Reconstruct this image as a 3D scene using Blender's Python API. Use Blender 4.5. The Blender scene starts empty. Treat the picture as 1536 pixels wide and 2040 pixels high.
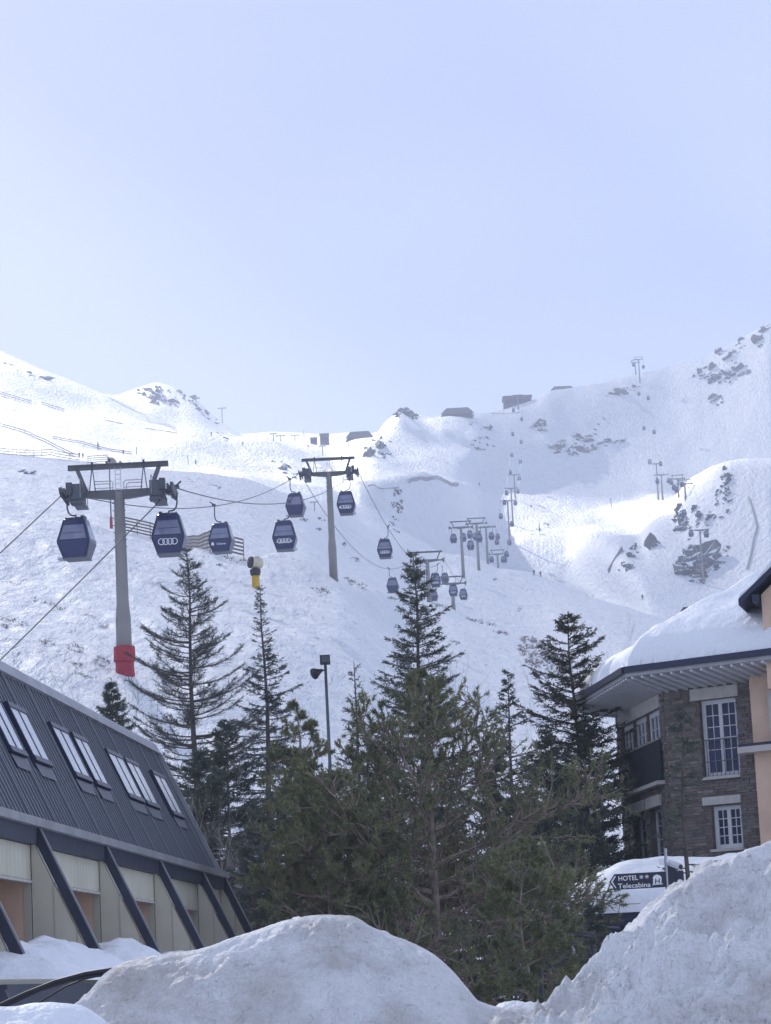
import bpy, bmesh, math, random
import numpy as np
from mathutils import Vector, Matrix

scene = bpy.context.scene
col = scene.collection
R = math.radians

# ------------------------------------------------------------------ camera
FOC, CX, CY = 5500.0, 768.0, 1020.0            # in pixels of the 1536 x 2040 photograph
EYE = Vector((0, 0, 1.6))
PITCH, ROLL = R(9.7), R(-2.9)
CAMROT = (Matrix.Rotation(R(90) + PITCH, 3, 'X') @ Matrix.Rotation(ROLL, 3, 'Z'))
cam_data = bpy.data.cameras.new('camera')
cam_data.sensor_fit = 'VERTICAL'
cam_data.sensor_height = 36.0
cam_data.lens = 36.0 * FOC / 2040.0
cam_data.clip_start = 0.5
cam_data.clip_end = 20000
cam = bpy.data.objects.new('camera', cam_data)
cam.matrix_world = Matrix.Translation(EYE) @ CAMROT.to_4x4()
col.objects.link(cam)
scene.camera = cam

# ------------------------------------------------------------------ sky, sun, exposure
SUN_AZ, SUN_EL = R(-16), R(30)                  # azimuth measured from +Y towards +X
world = bpy.data.worlds.new('World')
scene.world = world
world.use_nodes = True
wn, wl = world.node_tree.nodes, world.node_tree.links
wn.clear()
w_out = wn.new('ShaderNodeOutputWorld')
w_bg = wn.new('ShaderNodeBackground')
w_sky = wn.new('ShaderNodeTexSky')
w_sky.sky_type = 'NISHITA'
w_sky.sun_disc = False
w_sky.sun_elevation = SUN_EL
w_sky.sun_rotation = SUN_AZ
w_sky.altitude = 2100
w_sky.air_density = 1.0
w_sky.dust_density = 3.2
w_sky.ozone_density = 3.0
w_tint = wn.new('ShaderNodeMix'); w_tint.data_type = 'RGBA'; w_tint.blend_type = 'MULTIPLY'
w_tint.inputs[0].default_value = 1.0
w_tint.inputs[7].default_value = (0.86, 0.83, 1.10, 1)
wl.new(w_sky.outputs[0], w_tint.inputs[6])
# thin even veil of high cloud over the whole sky, softly mottled
w_tc = wn.new('ShaderNodeTexCoord')
w_nz = wn.new('ShaderNodeTexNoise'); w_nz.inputs['Scale'].default_value = 3.0; w_nz.inputs['Detail'].default_value = 4
w_mp = wn.new('ShaderNodeMapping'); w_mp.inputs['Scale'].default_value = (1, 1, 3.5)
wl.new(w_tc.outputs['Generated'], w_mp.inputs[0]); wl.new(w_mp.outputs[0], w_nz.inputs['Vector'])
w_rp = wn.new('ShaderNodeValToRGB')
w_rp.color_ramp.elements[0].position = .3; w_rp.color_ramp.elements[0].color = (3.3, 3.85, 5.3, 1)
w_rp.color_ramp.elements[1].position = .7; w_rp.color_ramp.elements[1].color = (3.75, 4.25, 5.45, 1)
wl.new(w_nz.outputs[0], w_rp.inputs[0])
w_add = wn.new('ShaderNodeMix'); w_add.data_type = 'RGBA'; w_add.blend_type = 'MIX'
w_add.inputs[0].default_value = .74
wl.new(w_tint.outputs[2], w_add.inputs[6]); wl.new(w_rp.outputs[0], w_add.inputs[7])
wl.new(w_add.outputs[2], w_bg.inputs[0])
w_bg.inputs[1].default_value = 0.12
wl.new(w_bg.outputs[0], w_out.inputs[0])

sun_data = bpy.data.lights.new('sun', 'SUN')
sun_data.energy = 5.0
sun_data.angle = R(0.6)
sun_data.color = (1.0, 0.972, 0.93)
sun = bpy.data.objects.new('sun', sun_data)
sdir = Vector((math.sin(SUN_AZ) * math.cos(SUN_EL), math.cos(SUN_AZ) * math.cos(SUN_EL), math.sin(SUN_EL)))
sun.rotation_euler = sdir.to_track_quat('Z', 'Y').to_euler()
sun.location = (-60, 60, 80)
col.objects.link(sun)

scene.view_settings.view_transform = 'Standard'
scene.view_settings.look = 'None'
scene.view_settings.gamma = 1.0
scene.view_settings.exposure = 0.50
scene.view_settings.use_curve_mapping = False
scene.cycles.use_denoising = True
scene.cycles.max_bounces = 8
scene.cycles.transparent_max_bounces = 8
scene.cycles.volume_bounces = 1

# ------------------------------------------------------------------ pixel -> place helpers
def ray(px, py):
    return CAMROT @ Vector(((px - CX) / FOC, (CY - py) / FOC, -1.0))
def P(px, py, d):
    """point on the pixel's ray whose forward distance (world Y) is d"""
    r = ray(px, py)
    return EYE + r * (d / r.y)
def PZ(px, py, z):
    r = ray(px, py)
    return EYE + r * ((z - EYE.z) / r.z)
def PPL(px, py, pt, nrm):
    r = ray(px, py)
    return EYE + r * ((Vector(pt) - EYE).dot(nrm) / r.dot(nrm))
def project(p):
    q = CAMROT.transposed() @ (Vector(p) - EYE)
    return CX + FOC * q.x / -q.z, CY - FOC * q.y / -q.z

# ------------------------------------------------------------------ noise
_prm = np.random.RandomState(7).rand(256, 256)
def vnoise(x, y):
    x = np.asarray(x, float); y = np.asarray(y, float)
    xi = np.floor(x).astype(int); yi = np.floor(y).astype(int)
    fx = x - xi; fy = y - yi
    fx = fx * fx * (3 - 2 * fx); fy = fy * fy * (3 - 2 * fy)
    a = _prm[xi & 255, yi & 255]; b = _prm[(xi + 1) & 255, yi & 255]
    c = _prm[xi & 255, (yi + 1) & 255]; d = _prm[(xi + 1) & 255, (yi + 1) & 255]
    return (a * (1 - fx) + b * fx) * (1 - fy) + (c * (1 - fx) + d * fx) * fy - 0.5
def fbm(x, y, octv=4, gain=0.5):
    s = 0; a = 1.0; f = 1.0
    for k in range(octv):
        s = s + a * vnoise(np.asarray(x) * f + 17.3 * k, np.asarray(y) * f + 41.7 * k); a *= gain; f *= 2.03
    return s
def vnoise3(p, f=1.0):
    return vnoise(p[:, 0] * f + p[:, 2] * f * .71, p[:, 1] * f - p[:, 2] * f * .53) + vnoise(p[:, 2] * f + 31 + p[:, 0] * f * .37, p[:, 1] * f + 11)

# ------------------------------------------------------------------ materials
def mat(name, color, rough=0.7, metal=0.0, var=0.0, vscale=3.0, color2=None, bump=0.0, bscale=20.0, spec=0.4, coords='Object', stretch=(1, 1, 1)):
    m = bpy.data.materials.new(name)
    m.use_nodes = True
    n, l = m.node_tree.nodes, m.node_tree.links
    b = n['Principled BSDF']
    b.inputs['Base Color'].default_value = (*color, 1)
    b.inputs['Roughness'].default_value = rough
    b.inputs['Metallic'].default_value = metal
    b.inputs['Specular IOR Level'].default_value = spec
    if var or color2 or bump:
        tc = n.new('ShaderNodeTexCoord'); mp = n.new('ShaderNodeMapping')
        mp.inputs['Scale'].default_value = stretch
        l.new(tc.outputs[coords], mp.inputs[0])
    if var or color2:
        nz = n.new('ShaderNodeTexNoise'); nz.inputs['Scale'].default_value = vscale; nz.inputs['Detail'].default_value = 5
        l.new(mp.outputs[0], nz.inputs['Vector'])
        rp = n.new('ShaderNodeValToRGB')
        rp.color_ramp.elements[0].position = .32; rp.color_ramp.elements[1].position = .68
        c2 = color2 or tuple(min(1, c * (1 + var)) for c in color)
        c1 = color if color2 else tuple(c * (1 - var) for c in color)
        rp.color_ramp.elements[0].color = (*c1, 1); rp.color_ramp.elements[1].color = (*c2, 1)
        l.new(nz.outputs[0], rp.inputs[0]); l.new(rp.outputs[0], b.inputs['Base Color'])
    if bump:
        n2 = n.new('ShaderNodeTexNoise'); n2.inputs['Scale'].default_value = bscale; n2.inputs['Detail'].default_value = 6
        l.new(mp.outputs[0], n2.inputs['Vector'])
        bp = n.new('ShaderNodeBump'); bp.inputs['Strength'].default_value = bump; bp.inputs['Distance'].default_value = .05
        l.new(n2.outputs[0], bp.inputs['Height']); l.new(bp.outputs[0], b.inputs['Normal'])
    return m

M = {}
M['grey_steel'] = mat('galvanised_steel', (.30, .29, .28), .55, .1, .12, 1.5)
M['tower_pole'] = mat('painted_tower_steel', (.26, .25, .235), .6, 0, .12, .8)
M['tower_head'] = mat('dark_tower_head_steel', (.125, .125, .13), .55, .1, .12, 2)
M['dark_steel'] = mat('dark_steel', (.075, .08, .095), .5, .3, .15, 4)
M['mid_steel'] = mat('catwalk_steel', (.10, .11, .135), .5, .3, .15, 4)
M['rope'] = mat('steel_rope', (.12, .12, .13), .5, .5)
M['red'] = mat('red_padding', (.36, .035, .055), .65, 0, .2, 2)
M['navy'] = mat('navy_cabin_paint', (.016, .024, .105), .28, 0, .15, 1.5, spec=.6)
M['navy_frame'] = mat('dark_cabin_frame', (.02, .024, .06), .4)
M['cabin_glass'] = mat('bright_view_cabin_glass', (.20, .21, .31), .12, 0, .25, 1.2, spec=.7)  # opaque panes; bright snow seen through them is put into the colour
M['alu'] = mat('bare_aluminium', (.45, .46, .50), .4, .4, .1, 5)
M['white'] = mat('white_print', (.78, .78, .80), .5)
M['wood'] = mat('weathered_wood', (.14, .105, .08), .85, 0, .3, 3)
M['wood_pale'] = mat('pale_weathered_wood', (.30, .26, .22), .85, 0, .25, 3)
M['yellow'] = mat('yellow_paint', (.62, .38, .02), .45, 0, .12, 2)
M['cream_shell'] = mat('cream_fan_shell', (.62, .55, .38), .5, 0, .12, 3)
M['black'] = mat('black_rubber', (.018, .02, .026), .5)
M['glass'] = mat('window_glass', (.020, .030, .085), .12, 0, .4, .8, spec=.25)
M['win_white'] = mat('white_window_frame', (.62, .63, .66), .5, 0, .06, 4)
M['lintel'] = mat('cream_stone_lintel', (.50, .47, .44), .8, 0, .1, 5, bump=.2, bscale=40)
M['mortar'] = mat('dark_mortar', (.10, .085, .075), .9, 0, .3, 6)
M['peach'] = mat('peach_render', (.66, .47, .35), .9, 0, .10, 1.5, bump=.15, bscale=60)
M['soffit'] = mat('pale_soffit_boards', (.44, .44, .46), .7, 0, .08, 3)
M['gutter'] = mat('dark_blue_gutter', (.022, .028, .06), .4, .2)
M['roof_metal'] = mat('blue_grey_roof_sheet', (.13, .14, .172), .45, .15, .18, 1.2, stretch=(1, 1, .3))
M['roof_rib'] = mat('blue_grey_roof_rib', (.145, .157, .19), .4, .15)
M['ridge_trim'] = mat('pale_ridge_flashing', (.33, .33, .35), .5, .3, .15, 2)
M['navy_beam'] = mat('navy_timber_beam', (.030, .038, .062), .5, 0, .2, 3)
M['clad'] = mat('olive_cladding', (.56, .53, .42), .65, 0, .08, 1.2)
M['clad_joint'] = mat('olive_cladding_joint', (.43, .41, .33), .65)
M['skylight'] = mat('pale_skylight_pane', (.58, .60, .65), .2, 0, .06, 2, spec=.6)  # even pale colour on the skylight panes
M['bark'] = mat('grey_brown_bark', (.105, .085, .075), .95, 0, .35, 6)
M['bark_pine'] = mat('pine_twig_bark', (.25, .195, .165), .95, 0, .35, 5)
M['bark_pale'] = mat('pale_bare_twigs', (.27, .25, .25), .9, 0, .25, 6)
M['needle_blue'] = mat('blue_green_needles', (.060, .076, .074), .75, 0, 0, 1.1, color2=(.120, .138, .128))
M['needle_dark'] = mat('dark_green_needles', (.052, .070, .056), .75, 0, 0, 1.1, color2=(.130, .150, .105))
M['needle_pine'] = mat('olive_pine_needles', (.115, .135, .068), .7, 0, 0, 1.6, color2=(.29, .285, .150))
M['needle_brown'] = mat('brownish_needles', (.045, .045, .028), .8, 0, 0, 1.0, color2=(.085, .080, .048))
M['scrub_red'] = mat('rust_brown_scrub', (.115, .062, .052), .95, 0, .35, 2)
M['scrub'] = mat('brown_scrub', (.075, .055, .048), .95, 0, .4, 2)
M['hut_wall'] = mat('dark_timber_hut', (.10, .095, .09), .9, 0, .2, 1)
M['hut_roof'] = mat('grey_hut_roof', (.13, .125, .12), .8, 0, .15, 1)
M['sign'] = mat('dark_sign_board', (.016, .018, .038), .45)
M['cloth'] = mat('dark_net_banner', (.014, .015, .026), .85, 0, .3, 12)
M['purple'] = mat('purple_panel', (.07, .05, .19), .6)
M['skier'] = mat('dark_ski_clothing', (.03, .035, .06), .8)
M['skier_red'] = mat('red_ski_clothing', (.35, .05, .05), .8)
M['net'] = mat('grey_snow_net', (.30, .28, .29), .9)

def snow_mat(name, base=(.86, .885, .93), dirt=None, dirt_amt=0.0, dscale=.8, bumps=((3.0, .3, .12),), rough=.55, tracks=False):
    m = bpy.data.materials.new(name); m.use_nodes = True
    n, l = m.node_tree.nodes, m.node_tree.links
    b = n['Principled BSDF']
    b.inputs['Roughness'].default_value = rough
    b.inputs['Specular IOR Level'].default_value = .25
    b.inputs['Base Color'].default_value = (*base, 1)
    tc = n.new('ShaderNodeTexCoord')
    if dirt:
        nz = n.new('ShaderNodeTexNoise'); nz.inputs['Scale'].default_value = dscale; nz.inputs['Detail'].default_value = 8; nz.inputs['Roughness'].default_value = .62
        l.new(tc.outputs['Object'], nz.inputs['Vector'])
        rp = n.new('ShaderNodeValToRGB')
        rp.color_ramp.elements[0].position = .44; rp.color_ramp.elements[0].color = (0, 0, 0, 1)
        rp.color_ramp.elements[1].position = .66; rp.color_ramp.elements[1].color = (dirt_amt,) * 3 + (1,)
        mx = n.new('ShaderNodeMix'); mx.data_type = 'RGBA'
        mx.inputs[6].default_value = (*base, 1); mx.inputs[7].default_value = (*dirt, 1)
        l.new(nz.outputs[0], rp.inputs[0]); l.new(rp.outputs[0], mx.inputs[0]); l.new(mx.outputs[2], b.inputs['Base Color'])
    prev = None
    for k, (sc, st, dist) in enumerate(bumps):
        nz = n.new('ShaderNodeTexNoise'); nz.inputs['Scale'].default_value = sc; nz.inputs['Detail'].default_value = 6; nz.inputs['Roughness'].default_value = .6
        if tracks and k == 0:
            mp = n.new('ShaderNodeMapping'); mp.inputs['Rotation'].default_value = (0, 0, R(28)); mp.inputs['Scale'].default_value = (1, .16, .5)
            l.new(tc.outputs['Object'], mp.inputs[0]); l.new(mp.outputs[0], nz.inputs['Vector'])
        else:
            l.new(tc.outputs['Object'], nz.inputs['Vector'])
        bp = n.new('ShaderNodeBump'); bp.inputs['Strength'].default_value = st; bp.inputs['Distance'].default_value = dist
        l.new(nz.outputs[0], bp.inputs['Height'])
        if prev: l.new(prev.outputs[0], bp.inputs['Normal'])
        prev = bp
    if prev: l.new(prev.outputs[0], b.inputs['Normal'])
    return m
M['snow'] = snow_mat('mountain_snow', (.92, .93, .955), (.80, .82, .865), .8, .22, bumps=((.9, 1.0, 1.5), (.30, .6, 1.8), (2.2, .4, .3)), tracks=True)
M['snow_roof'] = snow_mat('roof_snow', (.84, .855, .89), bumps=((1.2, .5, .3), (6, .35, .08)))
M['snow_bank'] = snow_mat('old_plowed_snow', (.80, .80, .81), (.42, .385, .35), .75, .9, bumps=((4, .7, .2), (13, .6, .08), (34, .35, .03)))
M['snow_ground'] = snow_mat('street_snow', (.82, .835, .86), (.5, .49, .48), .4, .3)
# rock that carries snow where it faces up
def rock_mat(name, c1, c2, lo=.45, hi=.62):
    m = mat(name, c1, .9, 0, 0, .35, color2=c2, bump=.6, bscale=1.2)
    n, l = m.node_tree.nodes, m.node_tree.links
    b = n['Principled BSDF']; src = b.inputs['Base Color'].links[0].from_socket
    g = n.new('ShaderNodeNewGeometry'); sp = n.new('ShaderNodeSeparateXYZ'); l.new(g.outputs['Normal'], sp.inputs[0])
    nz = n.new('ShaderNodeTexNoise'); nz.inputs['Scale'].default_value = .5; nz.inputs['Detail'].default_value = 5
    tc = n.new('ShaderNodeTexCoord'); l.new(tc.outputs['Object'], nz.inputs['Vector'])
    ad = n.new('ShaderNodeMath'); ad.operation = 'MULTIPLY_ADD'; ad.inputs[1].default_value = .7; ad.inputs[2].default_value = -.35
    l.new(nz.outputs[0], ad.inputs[0])
    a2 = n.new('ShaderNodeMath'); a2.operation = 'ADD'; l.new(sp.outputs[2], a2.inputs[0]); l.new(ad.outputs[0], a2.inputs[1])
    mr = n.new('ShaderNodeMapRange'); mr.inputs[1].default_value = lo; mr.inputs[2].default_value = hi
    l.new(a2.outputs[0], mr.inputs[0])
    mx = n.new('ShaderNodeMix'); mx.data_type = 'RGBA'; mx.inputs[7].default_value = (.84, .86, .91, 1)
    l.new(mr.outputs[0], mx.inputs[0]); l.new(src, mx.inputs[6]); l.new(mx.outputs[2], b.inputs['Base Color'])
    return m
M['rock'] = rock_mat('snowy_rock', (.085, .08, .08), (.19, .175, .165))

def stone_mat():
    m = mat('slate_stone', (.12, .10, .09), .9, 0, .3, 8, bump=.4, bscale=30)
    n, l = m.node_tree.nodes, m.node_tree.links
    b = n['Principled BSDF']
    g = n.new('ShaderNodeNewGeometry'); rp = n.new('ShaderNodeValToRGB')
    e = rp.color_ramp.elements
    e[0].color = (.13, .105, .098, 1); e[1].color = (.36, .31, .275, 1)
    for p, c in ((.3, (.19, .155, .145, 1)), (.55, (.23, .19, .175, 1)), (.8, (.20, .195, .20, 1))):
        q = e.new(p); q.color = c
    l.new(g.outputs['Random Per Island'], rp.inputs[0])
    src = b.inputs['Base Color'].links[0].from_socket
    mx = n.new('ShaderNodeMix'); mx.data_type = 'RGBA'; mx.inputs[0].default_value = .65
    l.new(src, mx.inputs[6]); l.new(rp.outputs[0], mx.inputs[7]); l.new(mx.outputs[2], b.inputs['Base Color'])
    return m
M['stone'] = stone_mat()

# ------------------------------------------------------------------ mesh building
ORG = {}                                         # origin of each thing, so that parts can be given in world metres
def mesh_object(name, verts, faces, material, parent=None, smooth=False, origin=None):
    o0 = Vector(origin) if origin is not None else (ORG.get(parent, Vector((0, 0, 0))) if parent else Vector((0, 0, 0)))
    me = bpy.data.meshes.new(name)
    v = np.asarray(verts, float).reshape(-1, 3) - np.array(o0)
    me.from_pydata(v.tolist() if not isinstance(faces, np.ndarray) else v, [], faces)
    me.materials.append(material if not isinstance(material, str) else M[material])
    if smooth:
        me.polygons.foreach_set('use_smooth', [True] * len(me.polygons))
    o = bpy.data.objects.new(name, me)
    col.objects.link(o)
    if parent:
        o.parent = parent
        ORG[o] = ORG.get(parent, Vector((0, 0, 0)))
    else:
        o.location = o0
        ORG[o] = Vector(o0)
    return o
def tri_object(name, tris, material, parent=None, origin=None):
    """fast path: tris is an (N,3,3) array"""
    o0 = Vector(origin) if origin is not None else (ORG.get(parent, Vector((0, 0, 0))) if parent else Vector((0, 0, 0)))
    t = np.asarray(tris, np.float32).reshape(-1, 3) - np.array(o0, np.float32)
    n = len(t) // 3
    me = bpy.data.meshes.new(name)
    me.vertices.add(len(t)); me.vertices.foreach_set('co', t.ravel())
    me.loops.add(len(t)); me.loops.foreach_set('vertex_index', np.arange(len(t), dtype=np.int32))
    me.polygons.add(n)
    me.polygons.foreach_set('loop_start', np.arange(0, len(t), 3, dtype=np.int32))
    me.polygons.foreach_set('loop_total', np.full(n, 3, np.int32))
    me.update(calc_edges=True)
    me.materials.append(M[material])
    o = bpy.data.objects.new(name, me)
    col.objects.link(o)
    if parent:
        o.parent = parent; ORG[o] = ORG.get(parent, Vector((0, 0, 0)))
    else:
        o.location = o0; ORG[o] = Vector(o0)
    return o
def thing(name, label, cat, loc=(0, 0, 0), group=None, rotz=0):
    o = bpy.data.objects.new(name, None)
    o.empty_display_size = .2
    o.location = loc; o.rotation_euler = (0, 0, rotz)
    col.objects.link(o)
    ORG[o] = Vector(loc) if not rotz else Vector((0, 0, 0))
    tag(o, label, cat, group)
    return o
def tag(o, label=None, cat=None, group=None, kind=None):
    if label: o['label'] = label
    if cat: o['category'] = cat
    if group: o['group'] = group
    if kind: o['kind'] = kind
    return o
def copy_tree(o, parent=None):
    c = o.copy(); col.objects.link(c)
    if parent: c.parent = parent
    for ch in list(o.children): copy_tree(ch, c)
    return c

class MB:
    def __init__(s): s.v = []; s.f = []
    def add(s, vs, fs):
        k = len(s.v); s.v += [tuple(v) for v in vs]; s.f += [tuple(i + k for i in f) for f in fs]; return s
    def box(s, c, size, ax=None):
        c = Vector(c); hx, hy, hz = (q / 2 for q in size)
        X, Y, Z = ax or (Vector((1, 0, 0)), Vector((0, 1, 0)), Vector((0, 0, 1)))
        vs = [c + X * (hx * i) + Y * (hy * j) + Z * (hz * k) for k in (-1, 1) for j in (-1, 1) for i in (-1, 1)]
        return s.add(vs, [(0, 2, 3, 1), (4, 5, 7, 6), (0, 1, 5, 4), (2, 6, 7, 3), (0, 4, 6, 2), (1, 3, 7, 5)])
    def beam(s, p, q, w, h, up=(0, 0, 1)):
        p, q = Vector(p), Vector(q); d = (q - p); L = d.length; d.normalize()
        side = d.cross(Vector(up))
        if side.length < 1e-4: side = d.cross(Vector((1, 0, 0)))
        side.normalize(); u = side.cross(d)
        return s.box((p + q) / 2, (w, L, h), (side, d, u))
    def tube(s, pts, r, n=8, caps=True):
        pts = [Vector(p) for p in pts]
        rs = r if isinstance(r, (list, tuple)) else [r] * len(pts)
        rings = []; prev = None
        for i, p in enumerate(pts):
            t = (pts[min(i + 1, len(pts) - 1)] - pts[max(i - 1, 0)])
            if t.length < 1e-9: t = Vector((0, 0, 1))
            t.normalize()
            if prev is None:
                a = t.cross(Vector((0, 0, 1)))
                if a.length < .05: a = t.cross(Vector((1, 0, 0)))
            else:
                a = prev - t * prev.dot(t)
            a.normalize(); prev = a; b = t.cross(a)
            rings.append([p + (a * math.cos(2 * math.pi * k / n) + b * math.sin(2 * math.pi * k / n)) * rs[i] for k in range(n)])
        vs = [v for rg in rings for v in rg]; fs = []
        for i in range(len(pts) - 1):
            for k in range(n):
                fs.append((i * n + k, i * n + (k + 1) % n, (i + 1) * n + (k + 1) % n, (i + 1) * n + k))
        if caps:
            fs.append(tuple(range(n - 1, -1, -1))); fs.append(tuple((len(pts) - 1) * n + k for k in range(n)))
        return s.add(vs, fs)
    def prism(s, poly, d):
        """extrude a planar polygon (list of points) by vector d"""
        d = Vector(d); n = len(poly)
        vs = [Vector(p) for p in poly] + [Vector(p) + d for p in poly]
        fs = [tuple(range(n - 1, -1, -1)), tuple(range(n, 2 * n))] + [(i, (i + 1) % n, (i + 1) % n + n, i + n) for i in range(n)]
        return s.add(vs, fs)
    def ring(s, c, Rr, r, X, Y, n=24, m=6):
        c, X, Y = Vector(c), Vector(X), Vector(Y); Z = X.cross(Y); vs = []; fs = []
        for i in range(n):
            a = 2 * math.pi * i / n; rad = X * math.cos(a) + Y * math.sin(a)
            for j in range(m):
                b = 2 * math.pi * j / m
                vs.append(c + rad * (Rr + r * math.cos(b)) + Z * (r * math.sin(b)))
        for i in range(n):
            for j in range(m):
                fs.append((i * m + j, ((i + 1) % n) * m + j, ((i + 1) % n) * m + (j + 1) % m, i * m + (j + 1) % m))
        return s.add(vs, fs)
    def build(s, name, material, parent=None, smooth=False, origin=None):
        return mesh_object(name, s.v, s.f, material, parent, smooth, origin)

def text_mesh(body, size, extrude, shear=0.0, spacing=1.0, bold=0.0):
    cu = bpy.data.curves.new('lettering', 'FONT')
    cu.body = body; cu.size = size; cu.extrude = extrude; cu.shear = shear; cu.space_character = spacing; cu.offset = bold
    cu.align_x = 'CENTER'; cu.align_y = 'CENTER'; cu.resolution_u = 3
    ob = bpy.data.objects.new('lettering', cu); col.objects.link(ob)
    dg = bpy.context.evaluated_depsgraph_get()
    me = bpy.data.meshes.new_from_object(ob.evaluated_get(dg))
    bpy.data.objects.remove(ob); bpy.data.curves.remove(cu)
    return me
# ------------------------------------------------------------------ terrain
# contour curves read from the photograph: (px, py, forward distance in m), near to far
K = [
 [(0,1330,135),(250,1352,139),(500,1330,150),(700,1330,170),(860,1350,220),(1000,1400,230),(1150,1430,220),(1300,1450,200),(1536,1480,200)],
 [(0,1180,175),(250,1180,185),(500,1176,222),(668,1180,245),(860,1260,350),(1000,1320,320),(1150,1380,290),(1300,1400,260),(1536,1440,250)],
 [(0,1030,230),(120,1035,235),(215,1055,245),(300,1078,250),(480,1112,255),(560,1110,262),(620,1121,266),(668,1146,272),(760,1180,350),(860,1203,445),(902,1222,440),(1000,1268,415),(1080,1310,390),(1150,1342,360),(1300,1380,320),(1536,1420,300)],
 [(0,1040,275),(215,1064,285),(480,1122,300),(620,1130,310),(668,1155,330),(760,1188,410),(860,1212,520),(902,1230,520),(1000,1280,480),(1150,1355,430),(1300,1395,390),(1536,1440,380)],
 [(0,985,420),(215,1000,420),(480,1045,430),(600,1080,440),(668,1112,470),(760,1145,520),(860,1175,600),(925,1147,655),(1000,1165,660),(1180,1230,560),(1320,1290,500),(1536,1340,480)],
 [(0,908,620),(150,918,620),(300,936,620),(480,957,620),(560,985,620),(650,1014,620),(720,1050,640),(800,1085,680),(860,1108,750),(960,1124,830),(1000,1140,860),(1180,1186,750),(1320,1232,680),(1536,1290,620)],
 [(0,912,700),(300,945,720),(480,963,740),(560,990,720),(650,1008,700),(720,1042,720),(800,1074,790),(860,1101,850),(960,1135,1030),(1000,1150,1050),(1180,1195,960),(1320,1245,800),(1536,1300,700)],
 [(0,900,860),(250,918,920),(420,938,960),(560,960,960),(650,985,920),(720,1022,860),(800,1050,890),(860,1075,940),(960,1088,1095),(1020,1085,1112),(1120,1080,1110),(1180,1105,1030),(1260,1155,900),(1300,1195,850),(1400,1197,855),(1536,1220,820)],
 [(0,858,1000),(250,890,1020),(420,915,1060),(560,935,1090),(650,948,1090),(720,990,885),(800,1010,915),(860,1030,962),(960,1045,1180),(1020,1040,1220),(1120,1040,1200),(1180,1052,1130),(1260,1070,1060),(1300,1085,970),(1400,1085,925),(1536,1090,880)],
 [(0,800,1150),(250,856,1150),(360,867,1150),(480,880,1200),(600,905,1200),(650,925,1150),(720,976,905),(830,959,955),(860,958,1000),(915,966,1080),(960,985,1290),(1020,995,1340),(1100,1000,1350),(1180,1006,1330),(1260,1018,1200),(1300,1005,1130),(1350,1006,1050),(1380,978,1000),(1440,944,980),(1480,938,970),(1536,936,950)],
 [(0,775,1210),(250,850,1210),(360,862,1230),(480,876,1300),(600,900,1280),(650,918,1250),(720,968,1000),(830,956,1060),(915,958,1220),(960,970,1370),(1020,972,1400),(1100,967,1420),(1180,962,1420),(1260,962,1400),(1300,958,1380),(1380,968,1330),(1440,956,1280),(1536,950,1250)],
 [(0,702,1500),(100,735,1480),(200,776,1450),(300,832,1420),(360,860,1400),(480,869,1450),(560,876,1450),(650,881,1430),(740,886,1250),(800,892,1270),(900,896,1370),(1000,896,1450),(1100,886,1475),(1200,880,1485),(1300,870,1480),(1400,850,1460),(1536,800,1420)],
 [(0,720,1700),(200,803,1700),(250,787,1700),(310,770,1700),(380,796,1700),(430,831,1700),(480,865,1700),(560,873,1650),(650,876,1650),(740,873,1400),(770,836,1420),(800,815,1430),(840,828,1450),(900,829,1500),(1000,822,1560),(1060,803,1580),(1100,782,1600),(1150,774,1620),(1230,758,1630),(1320,739,1630),(1400,714,1620),(1450,691,1620),(1536,645,1600)],
 [(0,790,1900),(310,850,1900),(480,900,1900),(740,900,1900),(800,880,1900),(1000,890,1900),(1150,860,1980),(1400,800,1900),(1536,740,1850)],
 [(0,930,3000),(490,930,3000),(780,930,3000),(1000,930,3000),(1536,930,3000)],
]
def pchip(xs, ys, xq):
    xs = np.asarray(xs, float); ys = np.asarray(ys, float); xq = np.asarray(xq, float)
    h = np.diff(xs); dl = np.diff(ys) / h
    d = np.zeros_like(ys)
    if len(xs) > 2:
        w1 = 2 * h[1:] + h[:-1]; w2 = h[1:] + 2 * h[:-1]
        ok = dl[:-1] * dl[1:] > 0
        with np.errstate(divide='ignore', invalid='ignore'):
            d[1:-1] = np.where(ok, (w1 + w2) / (w1 / np.where(ok, dl[:-1], 1) + w2 / np.where(ok, dl[1:], 1)), 0)
    d[0] = dl[0]; d[-1] = dl[-1]
    i = np.clip(np.searchsorted(xs, xq) - 1, 0, len(h) - 1)
    t = np.clip((xq - xs[i]) / h[i], 0, 1)
    return ((2 * t**3 - 3 * t**2 + 1) * ys[i] + (t**3 - 2 * t**2 + t) * h[i] * d[i] + (-2 * t**3 + 3 * t**2) * ys[i + 1] + (t**3 - t**2) * h[i] * d[i + 1])

AZ = np.concatenate([np.linspace(-1.6, -.16, 70)[:-1], np.linspace(-.16, .165, 350), np.linspace(.165, 1.2, 50)[1:]])
DD = np.concatenate([np.arange(82, 150, 1.0), np.arange(150, 300, 1.1), np.geomspace(300, 2000, 250), np.geomspace(2020, 3700, 25)])
kz, kd = [], []
for c in K:
    w = [P(*q) for q in c]
    a = [q.x / q.y for q in w]
    kz.append(pchip(a, [q.z for q in w], np.clip(AZ, a[0], a[-1])))
    kd.append(pchip(a, [q.y for q in w], np.clip(AZ, a[0], a[-1])))
kz, kd = np.array(kz), np.array(kd)
for k in range(1, len(kd)):                      # keep the curves in order: never closer than 22 m
    nd = np.maximum(kd[k], kd[k - 1] + 22)
    kz[k] = EYE.z + (kz[k] - EYE.z) * nd / kd[k]; kd[k] = nd
ZG = np.zeros((len(AZ), len(DD)))
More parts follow.
